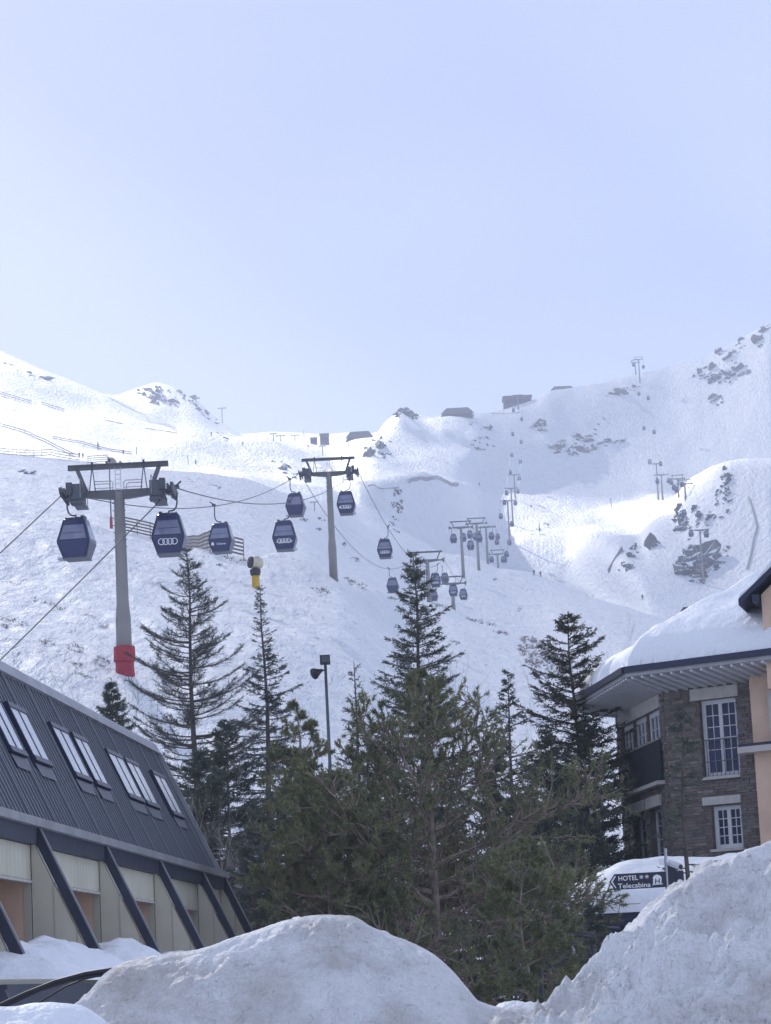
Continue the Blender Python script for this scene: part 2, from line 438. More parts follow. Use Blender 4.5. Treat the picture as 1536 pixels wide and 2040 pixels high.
for i in range(len(AZ)):
    ds = np.concatenate([[82, 96], kd[:, i], [3700]])
    zs = np.concatenate([[-.6, 2.5], kz[:, i], [kz[-1, i] - 120]])
    ZG[i] = pchip(ds, zs, DD)
XX = AZ[:, None] * DD[None, :]; YY = np.broadcast_to(DD[None, :], XX.shape)
def bump2(x0, y0, sx, sy, h, rot=0):
    c, s = math.cos(rot), math.sin(rot)
    u = (XX - x0) * c + (YY - y0) * s; v = -(XX - x0) * s + (YY - y0) * c
    return h * np.exp(-(u / sx)**2 - (v / sy)**2)
# low unseen hill added left of the frame, meant to block sun from the village
off = np.clip((-.165 - AZ) / .16, 0, 1)[:, None]
off = off * off * (3 - 2 * off)
ZG += off * (bump2(-190, 420, 90, 220, 60))
fade = np.clip((YY - 92) / 60, 0, 1)
big = np.clip((YY - 500) / 700, 0, 1)
ZG += fade * np.clip(1 - (YY - 300) / 500, 0, 1) * (.30 * fbm(XX / 1.7 + YY / 9, YY / 5.5, 3) + .16 * np.abs(fbm(XX / 3.2 - YY / 14, YY / 18 + 7, 3)))
ZG += fade * (0.9 * fbm(XX / 26, YY / 40, 4) + .35 * fbm(XX / 5.5, YY / 9, 3))
ZG += big * (5.0 * fbm(XX / 95 + 5, YY / 150, 5, .55) + 1.6 * fbm(XX / 24, YY / 60 + 9, 4, .55))
_nA, _nD = len(AZ), len(DD)
def H(x, y):
    a = x / y
    i = np.clip(np.searchsorted(AZ, a) - 1, 0, _nA - 2); j = np.clip(np.searchsorted(DD, y) - 1, 0, _nD - 2)
    t = np.clip((a - AZ[i]) / (AZ[i + 1] - AZ[i]), 0, 1); s = np.clip((y - DD[j]) / (DD[j + 1] - DD[j]), 0, 1)
    return float((ZG[i, j] * (1 - t) + ZG[i + 1, j] * t) * (1 - s) + (ZG[i, j + 1] * (1 - t) + ZG[i + 1, j + 1] * t) * s)
def hit(px, py, dmin=100, dmax=2900):
    """first point of the terrain seen through a pixel"""
    r = ray(px, py); r = r / r.y
    ds = np.concatenate([np.arange(dmin, 300, 1.5), np.arange(max(300, dmin), dmax, 5)])
    last = dmin
    for d in ds:
        if EYE.z + r.z * d <= H(r.x * d, d):
            lo, hi = last, d
            for _ in range(12):
                m = (lo + hi) / 2
                if EYE.z + r.z * m <= H(r.x * m, m): hi = m
                else: lo = m
            return Vector((r.x * hi, hi, H(r.x * hi, hi)))
        last = d
    return None
verts = np.stack([XX, YY, ZG], -1).reshape(-1, 3)
ii, jj = np.meshgrid(np.arange(_nA - 1), np.arange(_nD - 1), indexing='ij')
q = (ii * _nD + jj).ravel()
faces = np.stack([q, q + _nD, q + _nD + 1, q + 1], -1)
def grid_object(name, verts, faces, material, smooth=True):
    me = bpy.data.meshes.new(name)
    nv, nf = len(verts), len(faces)
    me.vertices.add(nv); me.vertices.foreach_set('co', np.asarray(verts, np.float32).ravel())
    me.loops.add(nf * 4); me.loops.foreach_set('vertex_index', np.asarray(faces, np.int32).ravel())
    me.polygons.add(nf)
    me.polygons.foreach_set('loop_start', np.arange(0, nf * 4, 4, dtype=np.int32))
    me.polygons.foreach_set('loop_total', np.full(nf, 4, np.int32))
    me.polygons.foreach_set('use_smooth', np.full(nf, smooth))
    me.update(calc_edges=True); me.validate()
    me.materials.append(M[material])
    o = bpy.data.objects.new(name, me); col.objects.link(o)
    return o
terrain = grid_object('mountain', verts, faces, 'snow')
tag(terrain, 'snow covered ski slopes and mountain ridges', kind='structure')
g = MB().add([(-6000, -6000, 0), (6000, -6000, 0), (6000, 6000, 0), (-6000, 6000, 0)], [(0, 1, 2, 3)]).build('ground', 'snow_ground')
tag(g, 'snow covered village ground', kind='structure')

# ------------------------------------------------------------------ unseen clouds added off frame, outlines cut to shade village and right bowl
def shade_cloud(ground, alt, label, seed, thick=70):
    sd = np.array(sdir)
    pts = []
    for x, y in ground:
        z = H(x, y) if y > 90 else 1.0
        t = (alt - z) / sd[2]; pts.append((x + sd[0] * t, y + sd[1] * t))
    pts = np.array(pts); lo, hi = pts.min(0) - 10, pts.max(0) + 10
    step = 16.0
    gx = np.arange(lo[0], hi[0] + step, step); gy = np.arange(lo[1], hi[1] + step, step)
    X, Y = np.meshgrid(gx, gy, indexing='ij')
    ins = np.zeros(X.shape, bool); dist = np.full(X.shape, 1e9)
    n = len(pts)
    for i in range(n):
        (x1, y1), (x2, y2) = pts[i], pts[(i + 1) % n]
        c = ((y1 > Y) != (y2 > Y)) & (X < (x2 - x1) * (Y - y1) / (y2 - y1 + 1e-9) + x1)
        ins ^= c
        ex, ey = x2 - x1, y2 - y1; t = np.clip(((X - x1) * ex + (Y - y1) * ey) / (ex * ex + ey * ey), 0, 1)
        dist = np.minimum(dist, np.hypot(X - x1 - t * ex, Y - y1 - t * ey))
    sdst = np.where(ins, dist, -dist) + 34 * fbm(X / 70 + seed, Y / 70, 4)
    th = thick * np.clip(sdst / 90, 0, 1) ** .6
    keep = sdst > -step
    up = alt + th * (.9 + .7 * fbm(X / 55 + seed, Y / 55, 4)); dn = alt - th * .25
    idx = -np.ones(X.shape, int); idx[keep] = np.arange(keep.sum()); nk = int(keep.sum())
    vs = np.concatenate([np.stack([X[keep], Y[keep], up[keep]], -1), np.stack([X[keep], Y[keep], dn[keep] - .5], -1)])
    fs = []
    for i in range(X.shape[0] - 1):
        for j in range(X.shape[1] - 1):
            q = (idx[i, j], idx[i + 1, j], idx[i + 1, j + 1], idx[i, j + 1])
            if min(q) >= 0: fs.append(q); fs.append(tuple(a + nk for a in q[::-1]))
    o = mesh_object('shade_cloud', vs, fs, 'shade_cloud', None, True)
    tag(o, label, kind='stuff')
M['shade_cloud'] = mat('shade_cloud_white', (.9, .9, .92), 1.0, spec=0)      # added shade sheet: each skin lets part of the light through
_n, _l = M['shade_cloud'].node_tree.nodes, M['shade_cloud'].node_tree.links
_mx = _n.new('ShaderNodeMixShader'); _tr = _n.new('ShaderNodeBsdfTransparent'); _mx.inputs[0].default_value = .48
_l.new(_n['Principled BSDF'].outputs[0], _mx.inputs[1]); _l.new(_tr.outputs[0], _mx.inputs[2]); _l.new(_mx.outputs[0], _n['Material Output'].inputs[0])
shade_cloud([(-230, -120), (230, -120), (230, 900), (150, 960), (108, 950), (98, 1045), (82, 1062), (48, 1098), (26, 1090), (15, 955), (-10, 925), (-17, 730), (-38, 665), (-110, 655), (-230, 650)], 1700, 'unseen cloudlike sheet added to shade the village and near slopes', 3)
shade_cloud([(45, 1395), (95, 1380), (125, 1300), (160, 1250), (260, 1200), (330, 1700), (60, 1700), (30, 1540), (38, 1450)], 2100, 'smaller unseen cloudlike sheet added to shade the right bowl', 9)
# ------------------------------------------------------------------ gondola lifts
GAUGE = 2.8
def lift_tower(name, px, py, d, label, group, gantry=True, detail=2, scale=1.0, base_px=None, pads=False, slim=1.0):
    top = P(px, py, d)
    x, y, za = top
    z0 = H(x, y) - .6
    h = za - z0
    t = thing(name, label, 'lift tower', (x, y, z0), group)
    n = 20 if detail == 2 else 8
    k = slim
    if detail == 2:
        zs = [0, .34 * h, .43 * h, h + .1]; rs = [.40 * k, .39 * k, .315 * k, .27 * k]
    else:
        zs = [0, h + .1]; rs = [.42 * k, .28 * k]
    MB().tube([(x, y, z0 + q) for q in zs], rs, n).build('pole', 'tower_pole', t, True)
    mb = MB()
    mb.prism([(x - 1.75, y - .2, za + .20), (x + 1.75, y - .2, za + .20), (x + 1.75, y - .2, za - .10), (x + .5, y - .2, za - .26), (x - .5, y - .2, za - .26), (x - 1.75, y - .2, za - .10)], (0, .4, 0))
    mb.box((x - 2.15, y, za + .02), (.85, .26, .22)); mb.box((x + 2.15, y, za + .02), (.85, .26, .22))
    mb.build('crossarm', 'tower_head', t)
    for s in (-1, 1):
        f = MB()
        L = 3.4 if detail == 2 else 3.0
        f.beam((x + s * 2.62, y - L / 2, za + .02), (x + s * 2.62, y + L / 2, za + .02), .10, .22)
        f.box((x + s * 2.62, y, za + .05), (.3, .7, .4))
        a = f.build('sheave_frame', 'dark_steel', t)
        nw = 8 if detail == 2 else 4
        for i in range(nw):
            yy = y - L / 2 + .25 + i * (L - .5) / (nw - 1)
            MB().tube([(x + s * 2.74, yy, za + .02), (x + s * 2.88, yy, za + .0)], .23, 12 if detail == 2 else 6).build('sheave_wheel', 'dark_steel', a)
        if detail == 2:
            c = MB()
            c.box((x + s * 2.05, y, za - .42), (.62, 3.4, .05))
            c.box((x + s * 1.74, y - .35, za - .12), (.05, 1.3, .75))
            for i in range(9):
                c.box((x + s * 2.30, y - 1.6 + i * .4, za - .25), (.06, .05, .4))
            c.box((x + s * 1.95, y - 1.55, za - .18), (.50, .06, 1.05)); c.box((x + s * 2.0, y - 1.4, za - .66), (.62, .8, .06))
            c.build('catwalk', 'mid_steel', t)
            r = MB()
            for yy in (-1.65, -.55, .55, 1.65):
                r.tube([(x + s * 1.80, y + yy, za - .4), (x + s * 1.80, y + yy, za + .62)], .022, 5)
            for zz in (.12, .38, .62):
                r.tube([(x + s * 1.80, y - 1.65, za + zz), (x + s * 1.80, y + 1.65, za + zz)], .02, 5)
            r.build('catwalk_rail', 'grey_steel', t)
            MB().box((x + s * 2.36, y - 1.55, za + .12), (.3, .5, .55)).build('sensor_box', 'dark_steel', t)
            # handrail on the arm
            r = MB()
            x0, x1 = x + s * .28, x + s * 1.25
            for q in (0, .14):
                r.tube([(x0 + s * q, y - .2, za + .20), (x0 + s * q, y - .2, za + .58 - q), (x0 + s * (q + .1), y - .2, za + .66 - q), (x1, y - .2, za + .66 - q)], .022, 6)
            r.tube([(x0, y - .2, za + .30), (x1, y - .2, za + .30)], .02, 6)
            r.build('handrail', 'grey_steel', t)
        if gantry:
            g = MB()
            if detail == 2:
                g.beam((x + s * 1.62, y, za + .1), (x + s * 2.12, y, za + 1.42), .20, .26, (0, 1, 0))
            else:
                g.beam((x + s * 1.62, y, za + .1), (x + s * 2.2, y, za + 1.42), .2, .2, (0, 1, 0))
            g.build('gantry_strut', 'tower_head', t)
            if detail == 2:
                v = MB()
                for q in (-.16, .16):
                    v.tube([(x + s * 1.32 + q, y - .3, za + .1), (x + s * 1.32, y - .1, za + 1.5)], .028, 6)
                v.box((x + s * 1.32, y - .1, za + 1.62), (.10, .2, .16))
                v.build('hoist_brace', 'dark_steel', t)
    if gantry:
        b = MB()
        b.box((x, y, za + 1.46), (5.15, .12, .20)); b.box((x, y, za + 1.57), (5.15, .26, .05)); b.box((x, y, za + 1.35), (5.15, .26, .05))
        b.build('gantry_beam', 'tower_head', t)
    if detail == 2:
        l = MB()
        for q in (-.14, .14):
            l.tube([(x + q, y - .22, za + .1), (x + q, y - .22, za + 1.35)], .018, 6)
        lad = l.build('ladder', 'alu', t)
        for i in range(5):
            MB().tube([(x - .14, y - .22, za + .25 + i * .24), (x + .14, y - .22, za + .25 + i * .24)], .014, 5).build('rung', 'alu', lad)
        for i in range(7):
            for s in (-1, 1):
                MB().box((x + s * .3, y - .1, za - .5 - i * .38), (.10, .04, .03)).build('step_bolt', 'dark_steel', t)
    if pads:
        for (za0, za1, w0, w1, turn) in ((0, .78, .50, .47, .2), (.76, 1.55, .56, .54, .0)):
            ring = [(0, w0 * .96), (.1, w0), (.5, (w0 + w1) / 2 * (.97 if turn else 1.0)), (.9, w1), (1, w1 * .96)]
            MB().tube([(x, y, z0 + .45 + za0 + (za1 - za0) * q) for q, _ in ring], [r for _, r in ring], 8).build('safety_pad', 'red', t)
    return dict(x=x, y=y, z=za + .17)

G1 = 'pylons of the long gondola line'
T = []
T.append(lift_tower('gondola_tower', 237, 984, 139, 'nearest grey gondola tower with a red padded foot behind the dark roof', G1, pads=True))
T.append(lift_tower('gondola_tower', 655, 944, 262, 'second tall grey gondola tower with gantry beam, above the yellow snow gun', G1))
T.append(lift_tower('gondola_tower', 851, 1117, 455, 'gondola tower right behind the tip of the tallest spruce', G1, detail=1))
T.append(lift_tower('gondola_tower', 901, 1163, 560, 'low gondola tower at the hill crest right of the spruce tip', G1, detail=1, gantry=True))
T.append(lift_tower('gondola_tower', 918, 1051, 645, 'left of the three gondola towers standing close together on mid slope', G1, detail=1))
T.append(lift_tower('gondola_tower', 949, 1043, 740, 'middle of the three gondola towers standing close together on mid slope', G1, detail=1))
T.append(lift_tower('gondola_tower', 968, 1050, 830, 'right of the three gondola towers standing close together on mid slope', G1, detail=1, gantry=False))
T.append(lift_tower('gondola_tower', 991, 1104, 960, 'short far gondola tower half hidden behind the mid slope crest', G1, detail=1))
T.append(lift_tower('gondola_tower', 1011, 998, 1112, 'far gondola tower standing at the lower edge of the sunlit tongue', G1, detail=1, gantry=False))
T.append(lift_tower('gondola_tower', 1018, 973, 1220, 'far gondola tower in the middle of the sunlit tongue', G1, detail=1, gantry=False))
T.append(lift_tower('gondola_tower', 1024, 946, 1330, 'far gondola tower above the sunlit tongue, below the long free span', G1, detail=1, gantry=False))
T.append(lift_tower('gondola_tower', 1031, 787, 1545, 'gondola tower in front of the boxy station on the skyline', G1, detail=1, gantry=False))
G2 = 'pylons of the right hand gondola line'
S = []
S.append(dict(zip('xyz', P(1480, 1262, 640))))
S.append(lift_tower('gondola_tower', 1394, 1056, 880, 'tall slim gondola tower in front of the big right rock face', G2, detail=1, gantry=False))
S.append(lift_tower('gondola_tower', 1364, 964, 1000, 'right one of the paired towers above the right cliffs', G2, detail=1))
S.append(lift_tower('gondola_tower', 1350, 954, 1070, 'left one of the paired towers above the right cliffs', G2, detail=1))
S.append(lift_tower('gondola_tower', 1317, 946, 1150, 'lower of two towers left of the right cliffs', G2, detail=1, gantry=False))
S.append(lift_tower('gondola_tower', 1307, 924, 1230, 'upper of two towers left of the right cliffs', G2, detail=1, gantry=False))
S.append(lift_tower('gondola_tower', 1272, 716, 1590, 'gondola tower crowning the skyline left of the high rocks', G2, detail=1))
S.append(lift_tower('gondola_tower', 1265, 722, 1640, 'tower just behind the skyline tower, slightly lower and left', G2, detail=1))

def rope_path(pts, n=24):
    out = []
    for a, b in zip(pts[:-1], pts[1:]):
        L = (b - a).length; sag = 1.9 * (L / 125) ** 2 if L < 200 else 4.2 * (L / 200)
        sag = min(sag, 5.0)
        for i in range(n):
            t = i / n; p = a.lerp(b, t); p.z -= 4 * sag * t * (1 - t); out.append(p)
    out.append(pts[-1]); return out
ROPES = {}
st_r, st_l = P(-860, 2127, 100), P(-1173, 2143, 100)
for key, towers, s, first in (('1L', T, -1, st_l), ('1R', T, 1, st_r), ('2L', S, -1, None), ('2R', S, 1, None)):
    pts = [Vector((q['x'] + s * GAUGE, q['y'], q['z'] + .04)) for q in towers]
    if first: pts = [first] + pts
    ROPES[key] = rope_path(pts)
    lab = {'1L': 'left strand of steel rope over the long row of gondola towers', '1R': 'right strand of steel rope over the long row of gondola towers',
           '2L': 'left strand of rope over the towers by the right cliffs', '2R': 'right strand of rope over the towers by the right cliffs'}[key]
    o = MB().tube(ROPES[key], .034, 5).build('haul_rope', 'rope', None, True)
    tag(o, lab, 'rope', 'haul ropes of the gondola lifts')

def cabin_rings():
    return [(-1.42, .50, .46), (-1.50, .585, .55), (-1.75, .64, .62), (-2.60, .86, .86), (-2.72, .86, .86), (-3.42, .64, .66), (-3.50, .60, .62)]
def body_at(z):
    rg = cabin_rings()
    for (z0, w0, d0), (z1, w1, d1) in zip(rg[:-1], rg[1:]):
        if z0 >= z >= z1:
            t = (z0 - z) / (z0 - z1); return w0 + (w1 - w0) * t, d0 + (d1 - d0) * t
def rounded(w, d, z, r=.16, n=3):
    pts = []
    for cx, cy, a0 in ((w - r, d - r, 0), (-w + r, d - r, 90), (-w + r, -d + r, 180), (w - r, -d + r, 270)):
        for i in range(n + 1):
            a = R(a0 + 90 * i / n); pts.append((cx + r * math.cos(a), cy + r * math.sin(a), z))
    return pts
def make_cabin(side, far=False):
    """origin at the rope grip; the cabin hangs inward of the rope by .42 m"""
    ox = -side * .42
    root = thing('gondola_cabin', 'cabin', 'gondola cabin')
    rg = cabin_rings(); vs = []; fs = []; m = 16
    for z, w, d in rg: vs += [(x + ox, y, zz) for x, y, zz in rounded(w, d, z)]
    for i in range(len(rg) - 1):
        for k in range(m): fs.append((i * m + k, i * m + (k + 1) % m, (i + 1) * m + (k + 1) % m, (i + 1) * m + k))
    fs.append(tuple(range(m))); fs.append(tuple((len(rg) - 1) * m + k for k in range(m - 1, -1, -1)))
    mesh_object('body', vs, fs, 'navy', root, False)
    def pane(name, z0, z1, ax, sg, inset=.14, material='cabin_glass', off=.012):
        w0, d0 = body_at(z0); w1, d1 = body_at(z1)
        if ax == 'y':
            q = [(-w0 + inset + ox, sg * (d0 + off), z0), (w0 - inset + ox, sg * (d0 + off), z0), (w1 - inset + ox, sg * (d1 + off), z1), (-w1 + inset + ox, sg * (d1 + off), z1)]
        else:
            q = [(sg * (w0 + off) + ox, -d0 + inset, z0), (sg * (w0 + off) + ox, d0 - inset, z0), (sg * (w1 + off) + ox, d1 - inset, z1), (sg * (w1 + off) + ox, -d1 + inset, z1)]
        return MB().prism(q, ((0, -sg * .03, 0) if ax == 'y' else (-sg * .03, 0, 0))).build(name, material, root)
    p = pane('front_window', -1.80, -2.56, 'y', -1, .15)
    pane('rear_window', -1.80, -2.56, 'y', 1, .15)
    pane('side_window', -1.80, -2.56, 'x', -1, .16); pane('side_window', -1.80, -2.56, 'x', 1, .16)
    if not far:
        # seat rail seen through the front window
        w, d = body_at(-2.2)
        MB().box((ox, -(d + .02), -2.22), (2 * (w - .2), .012, .025)).build('window_bar', 'navy_frame', p)
        w, d = body_at(-2.6)
        MB().box((ox, -(d + .01), -2.60), (2 * (w - .16), .03, .05)).build('sill_strip', 'navy_frame', root)
        w, d = body_at(-1.6)
        MB().box((ox, -(d - .02), -1.62), (2 * (w - .08), .02, .20)).build('top_band', 'navy_frame', root)
        for s in (-1, 1):                                          # door edge strips on the corners
            MB().tube([(ox + s * (w_ - .05), -(d_ - .02), z) for z, w_, d_ in rg[1:-1]], .035, 5).build('corner_strip', 'navy_frame', root)
        rf = MB()
        for yy in (-.42, .42):
            rf.tube([(ox - .48, yy, -1.40), (ox + .48, yy, -1.40)], .03, 6)
        for xx in (-.45, .45):
            rf.tube([(ox + xx, -.42, -1.38), (ox + xx, .42, -1.38)], .03, 6)
        rf.build('roof_rail', 'mid_steel', root)
        MB().box((ox + side * -.40, 0, -1.34), (.16, .7, .12)).build('door_drive', 'dark_steel', root)
    b = MB().box((ox, 0, -3.50), (1.24, 1.28, .06)).build('floor_bumper', 'mid_steel', root)
    MB().box((ox + side * .74, -.30, -3.50), (.26, .7, .10)).build('ski_rack', 'alu', root)
    hp = [(0, 0, .02), (side * .02, 0, -.35), (side * .03, 0, -.80), (side * -.02, 0, -1.02), (side * -.12, 0, -1.16), (side * -.26, 0, -1.22), (side * -.40, 0, -1.22), (ox, 0, -1.26), (ox, 0, -1.42)]
    MB().tube(hp, .045 if not far else .055, 6).build('hanger', 'dark_steel', root, True)
    gp = MB(); gp.box((side * .05, 0, .03), (.22, .42, .14)); gp.beam((side * .02, -.1, .05), (side * .30, -.25, .26), .07, .07); gp.build('grip', 'dark_steel', root)
    return root
proto = {(s, f): make_cabin(s, f) for s in (-1, 1) for f in (False, True)}
used = set()
def cabin(key, px, py, label, emblem=None, far=False, yaw=None):
    side = -1 if key[1] == 'L' else 1
    best = min(ROPES_FINE[key], key=lambda q: (lambda u: (u[0] - px) ** 2 + (u[1] - py) ** 2)(project(q + Vector((-side * .42, 0, -2.5)))))
    k = (side, far)
    if k in used: o = copy_tree(proto[k])
    else: o = proto[k]; used.add(k)
    o.location = best + Vector((0, 0, .03))
    o.rotation_euler = (0, 0, R(yaw if yaw is not None else (-7 if side < 0 else -2)))
    o['label'] = label; o['group'] = 'gondola cabins hanging on the ropes'
    if emblem:
        ox = -side * .42
        w, d = body_at(-2.95)
        if emblem == 'rings':
            e = MB()
            for i in range(4): e.ring((ox - .33 + i * .22, -(d + .035), -2.93), .155, .026, (1, 0, 0), (0, 0, 1))
            e.build('ring_emblem', 'white', o)
        else:
            me = text_mesh(*emblem)
            me.materials.append(M['white'])
            to = bpy.data.objects.new('lettering', me); col.objects.link(to); to.parent = o
            to.location = (ox + (.10 if emblem[0] != 'Coca-Cola' else 0), -(d + .03), -2.96); to.rotation_euler = (R(96), 0, 0)
            if emblem[0] != 'Coca-Cola':
                MB().prism([(ox - .52 + .11 * math.cos(a), -(d + .045), -2.95 + .13 * math.sin(a)) for a in [i * math.pi / 5 for i in range(10)]], (0, .03, 0)).build('logo_mark', 'white', o)
    return o
ROPES_FINE = {k: [a.lerp(b, i / 6) for a, b in zip(v[:-1], v[1:]) for i in range(6)] for k, v in ROPES.items()}
CETURSA = ('Cetursa', .21, .006, 0, 1.0, .004)
COLA = ('Coca-Cola', .30, .006, .3, .9, .0)
cabin('1L', 155, 1076, 'plain navy cabin at the left arm of the nearest tower', ('', ) and None)
cabin('1R', 338, 1066, 'navy cabin with four white rings at the right arm of the nearest tower', 'rings')
cabin('1L', 441, 1077, 'navy cabin with a small white logo in front of the wooden fence', CETURSA)
cabin('1R', 567, 1070, 'navy cabin with white script lettering above the yellow snow gun', COLA)
cabin('1L', 592, 1010, 'navy cabin without lettering just left of the second tower, overlapping the one below')
cabin('1R', 688, 1002, 'navy cabin with a small white logo at the right arm of the second tower', CETURSA)
cabin('1R', 770, 1093, 'navy cabin with white script lettering on the span past the second tower', COLA)
cabin('1L', 783, 1151, 'plain navy cabin just left of the tallest spruce tip')
cabin('1L', 829, 1152, 'navy cabin half hidden behind the tallest spruce tip')
cabin('1R', 868, 1157, 'navy cabin with white lettering right of the tower behind the spruce tip', COLA)
cabin('1L', 863, 1189, 'navy cabin low behind the pole of the tower by the spruce tip')
cabin('1L', 887, 1153, 'small cabin hanging left above the low crest tower')
cabin('1R', 901, 1179, 'small cabin in front of the low crest tower')
cabin('1R', 925, 1190, 'small cabin hanging right below the low crest tower')
ordw = ['first', 'second', 'third', 'fourth', 'fifth', 'sixth', 'seventh', 'eighth', 'ninth', 'tenth', 'eleventh', 'twelfth', 'thirteenth', 'fourteenth', 'fifteenth', 'sixteenth', 'seventeenth', 'eighteenth']
def series(key, pts, text):
    for i, (x, y) in enumerate(pts): cabin(key, x, y, text % ordw[i], far=True)
series('1L', [(904, 1073), (924, 1073), (936, 1066), (950, 1075), (966, 1057), (983, 1117), (989, 1080), (997, 1070), (1000, 1029), (1004, 1001), (1009, 982), (1015, 941), (1018, 907), (1019, 865), (1020, 817)],
       'grey far cabin, %s up the left rope above the three close towers')
series('1R', [(938, 1087), (954, 1072), (965, 1097), (979, 1068), (1000, 1118), (1010, 1117), (1014, 1106), (1018, 1081), (1022, 1044), (1025, 1002), (1031, 979), (1032, 953), (1035, 920), (1036, 880), (1036, 835)],
       'grey far cabin, %s up the right rope from the three close towers')
series('2L', [(1399, 1116), (1379, 1062), (1362, 1022), (1345, 981), (1335, 978), (1307, 963), (1296, 919), (1286, 853), (1276, 784), (1262, 727)],
       'tiny grey cabin, %s up the left rope by the right cliffs')
series('2R', [(1432, 1125), (1410, 1063), (1390, 1025), (1373, 980), (1359, 973), (1328, 965), (1325, 985), (1317, 924), (1305, 861), (1295, 792), (1285, 731)],
       'tiny grey cabin, %s up the right rope by the right cliffs')
# ------------------------------------------------------------------ chalet with the steep metal roof (left)
A0 = P(0, 1632, 40.0)
ZP = A0.z                                        # height of the eaves purlin
A1 = PZ(438, 1749, ZP)
U = Vector((A1.x - A0.x, A1.y - A0.y, 0)); LEN = U.length; U.normalize()
N = Vector((U.y, -U.x, 0))                       # outward normal of the facade
UP = Vector((0, 0, 1))
ridge_end = PPL(310, 1497, A1, U)
SL = (ridge_end - A1); SL -= U * SL.dot(U)
ROOF_L = SL.length; SL.normalize()               # up-slope direction
RN = U.cross(SL); RN.normalize()
if RN.dot(N) < 0: RN = -RN                       # outward normal of the roof
U0 = -9.0                                        # the building goes on beyond the left edge of the picture
def roof_pt(u, t, out=0.0): return A0 + U * u + SL * t + RN * out
def wall_pt(u, o, z): return Vector((A0.x, A0.y, 0)) + U * u + N * o + UP * z
chalet = thing('chalet', 'chalet with steep dark metal roof, skylights and olive clad ground floor', 'building', wall_pt(0, 0, 0))
TAN = SL.z / abs(SL.dot(N))                      # drop per metre outward
mb = MB()
mb.prism([roof_pt(U0, 0), roof_pt(LEN, 0), roof_pt(LEN, ROOF_L), roof_pt(U0, ROOF_L)], RN * -.18)
roof = mb.build('roof', 'roof_metal', chalet)
rng = random.Random(4)
nrib = int((LEN - U0) / .30)
rib0 = None
for i in range(nrib):
    u = U0 + .15 + i * .30
    big = i % 7 == 3
    w, h = (.06, .045) if big else (.04, .026)
    if rib0 is None or big:
        o = MB().beam(roof_pt(u, .02, h / 2), roof_pt(u, ROOF_L - .02, h / 2), w, h, RN).build('roof_rib', 'roof_rib', roof)
        if not big: rib0 = (o, u)
    else:
        o = rib0[0].copy(); col.objects.link(o); o.parent = roof; o.location = U * (u - rib0[1])
mb = MB(); mb.beam(roof_pt(U0, ROOF_L + .02, .03), roof_pt(LEN + .06, ROOF_L + .02, .03), .24, .10, RN); mb.build('ridge_flashing', 'ridge_trim', chalet)
MB().beam(roof_pt(LEN + .03, -.1, .03), roof_pt(LEN + .03, ROOF_L - .08, .03), .07, .13, RN).build('verge_flashing', 'ridge_trim', chalet)
# back of the roof and end wall
top = A0 + SL * ROOF_L
mb = MB()
back = 7.0
mb.prism([roof_pt(LEN - .12, .0, -.20), roof_pt(LEN - .12, ROOF_L, -.20), roof_pt(LEN - .12, ROOF_L, -.2) - N * back, wall_pt(LEN - .12, -back - 2, 0), wall_pt(LEN - .12, -.25, 0)], U * .1)
mb.build('end_wall', 'clad', chalet)
MB().prism([roof_pt(U0, ROOF_L, -.05), roof_pt(LEN, ROOF_L, -.05), roof_pt(LEN, ROOF_L, -.05) - N * back, roof_pt(U0, ROOF_L, -.05) - N * back], (0, 0, -.15)).build('flat_roof', 'snow_roof', chalet)
# eaves purlin and flashing
MB().box(A0 + U * ((U0 + LEN) / 2) + N * .02 - UP * .14, (LEN - U0, .2, .26), (U, N, UP)).build('eaves_beam', 'navy_beam', chalet)
MB().box(A0 + U * ((U0 + LEN) / 2) + N * .09 + UP * .05, (LEN - U0, .26, .13), (U, N, UP)).build('eaves_flashing', 'ridge_trim', chalet)
# slanted frame beams, clad fins, recesses
ZL = 1.88                                        # snow covered ledge
def u_of(px, py): return (PPL(px, py, A0, N) - A0).dot(U)
beams = [u_of(60, 1655), u_of(196, 1689), u_of(305, 1713.6), u_of(392, 1740), LEN - .1]
sp = beams[1] - beams[0]
beams = [beams[0] - 2 * sp, beams[0] - sp] + beams
for bi, u in enumerate(beams):
    foot = (ZP - 0.35) / TAN
    p0 = A0 + U * u + RN * .05 + SL * .1; L = (ZP - .3) / SL.z
    b = MB().beam(p0, p0 - SL * L, .12, .14, RN).build('frame_beam', 'navy_beam', chalet)
    MB().beam(p0 + RN * .08, p0 - SL * (L - .02) + RN * .08, .05, .03, RN).build('beam_capping', 'ridge_trim', b)
    # fin: upright strips between wall line and beam
    step = .34; k = 0; o = 0.0
    zt = lambda o: ZP - .12 - o * TAN
    while zt(o) > ZL - 1.2 and k < 8:
        o2 = o + step
        poly = [wall_pt(u + .06, o + .012, max(zt(o + .012), .1)), wall_pt(u + .06, o2 - .012, max(zt(o2 - .012), .1)), wall_pt(u + .06, o2 - .012, 0), wall_pt(u + .06, o + .012, 0)]
        MB().prism(poly, U * -.10).build('cladding_strip', 'clad', chalet)
        MB().box(wall_pt(u + .0, o2, max(zt(o2), .2) / 2), (.09, .03, max(zt(o2), .2)), (U, N, UP)).build('cladding_joint', 'clad_joint', chalet)
        o = o2; k += 1
    # olive pier and peach reveal behind the wall line
    MB().box(wall_pt(u + .01, -.06, ZP / 2 - .1), (.11, .12, ZP - .2), (U, N, UP)).build('pier', 'clad_joint', chalet)
    MB().box(wall_pt(u + .012, -.41, ZP / 2 - .1), (.10, .58, ZP - .2), (U, N, UP)).build('reveal', 'peach', chalet)
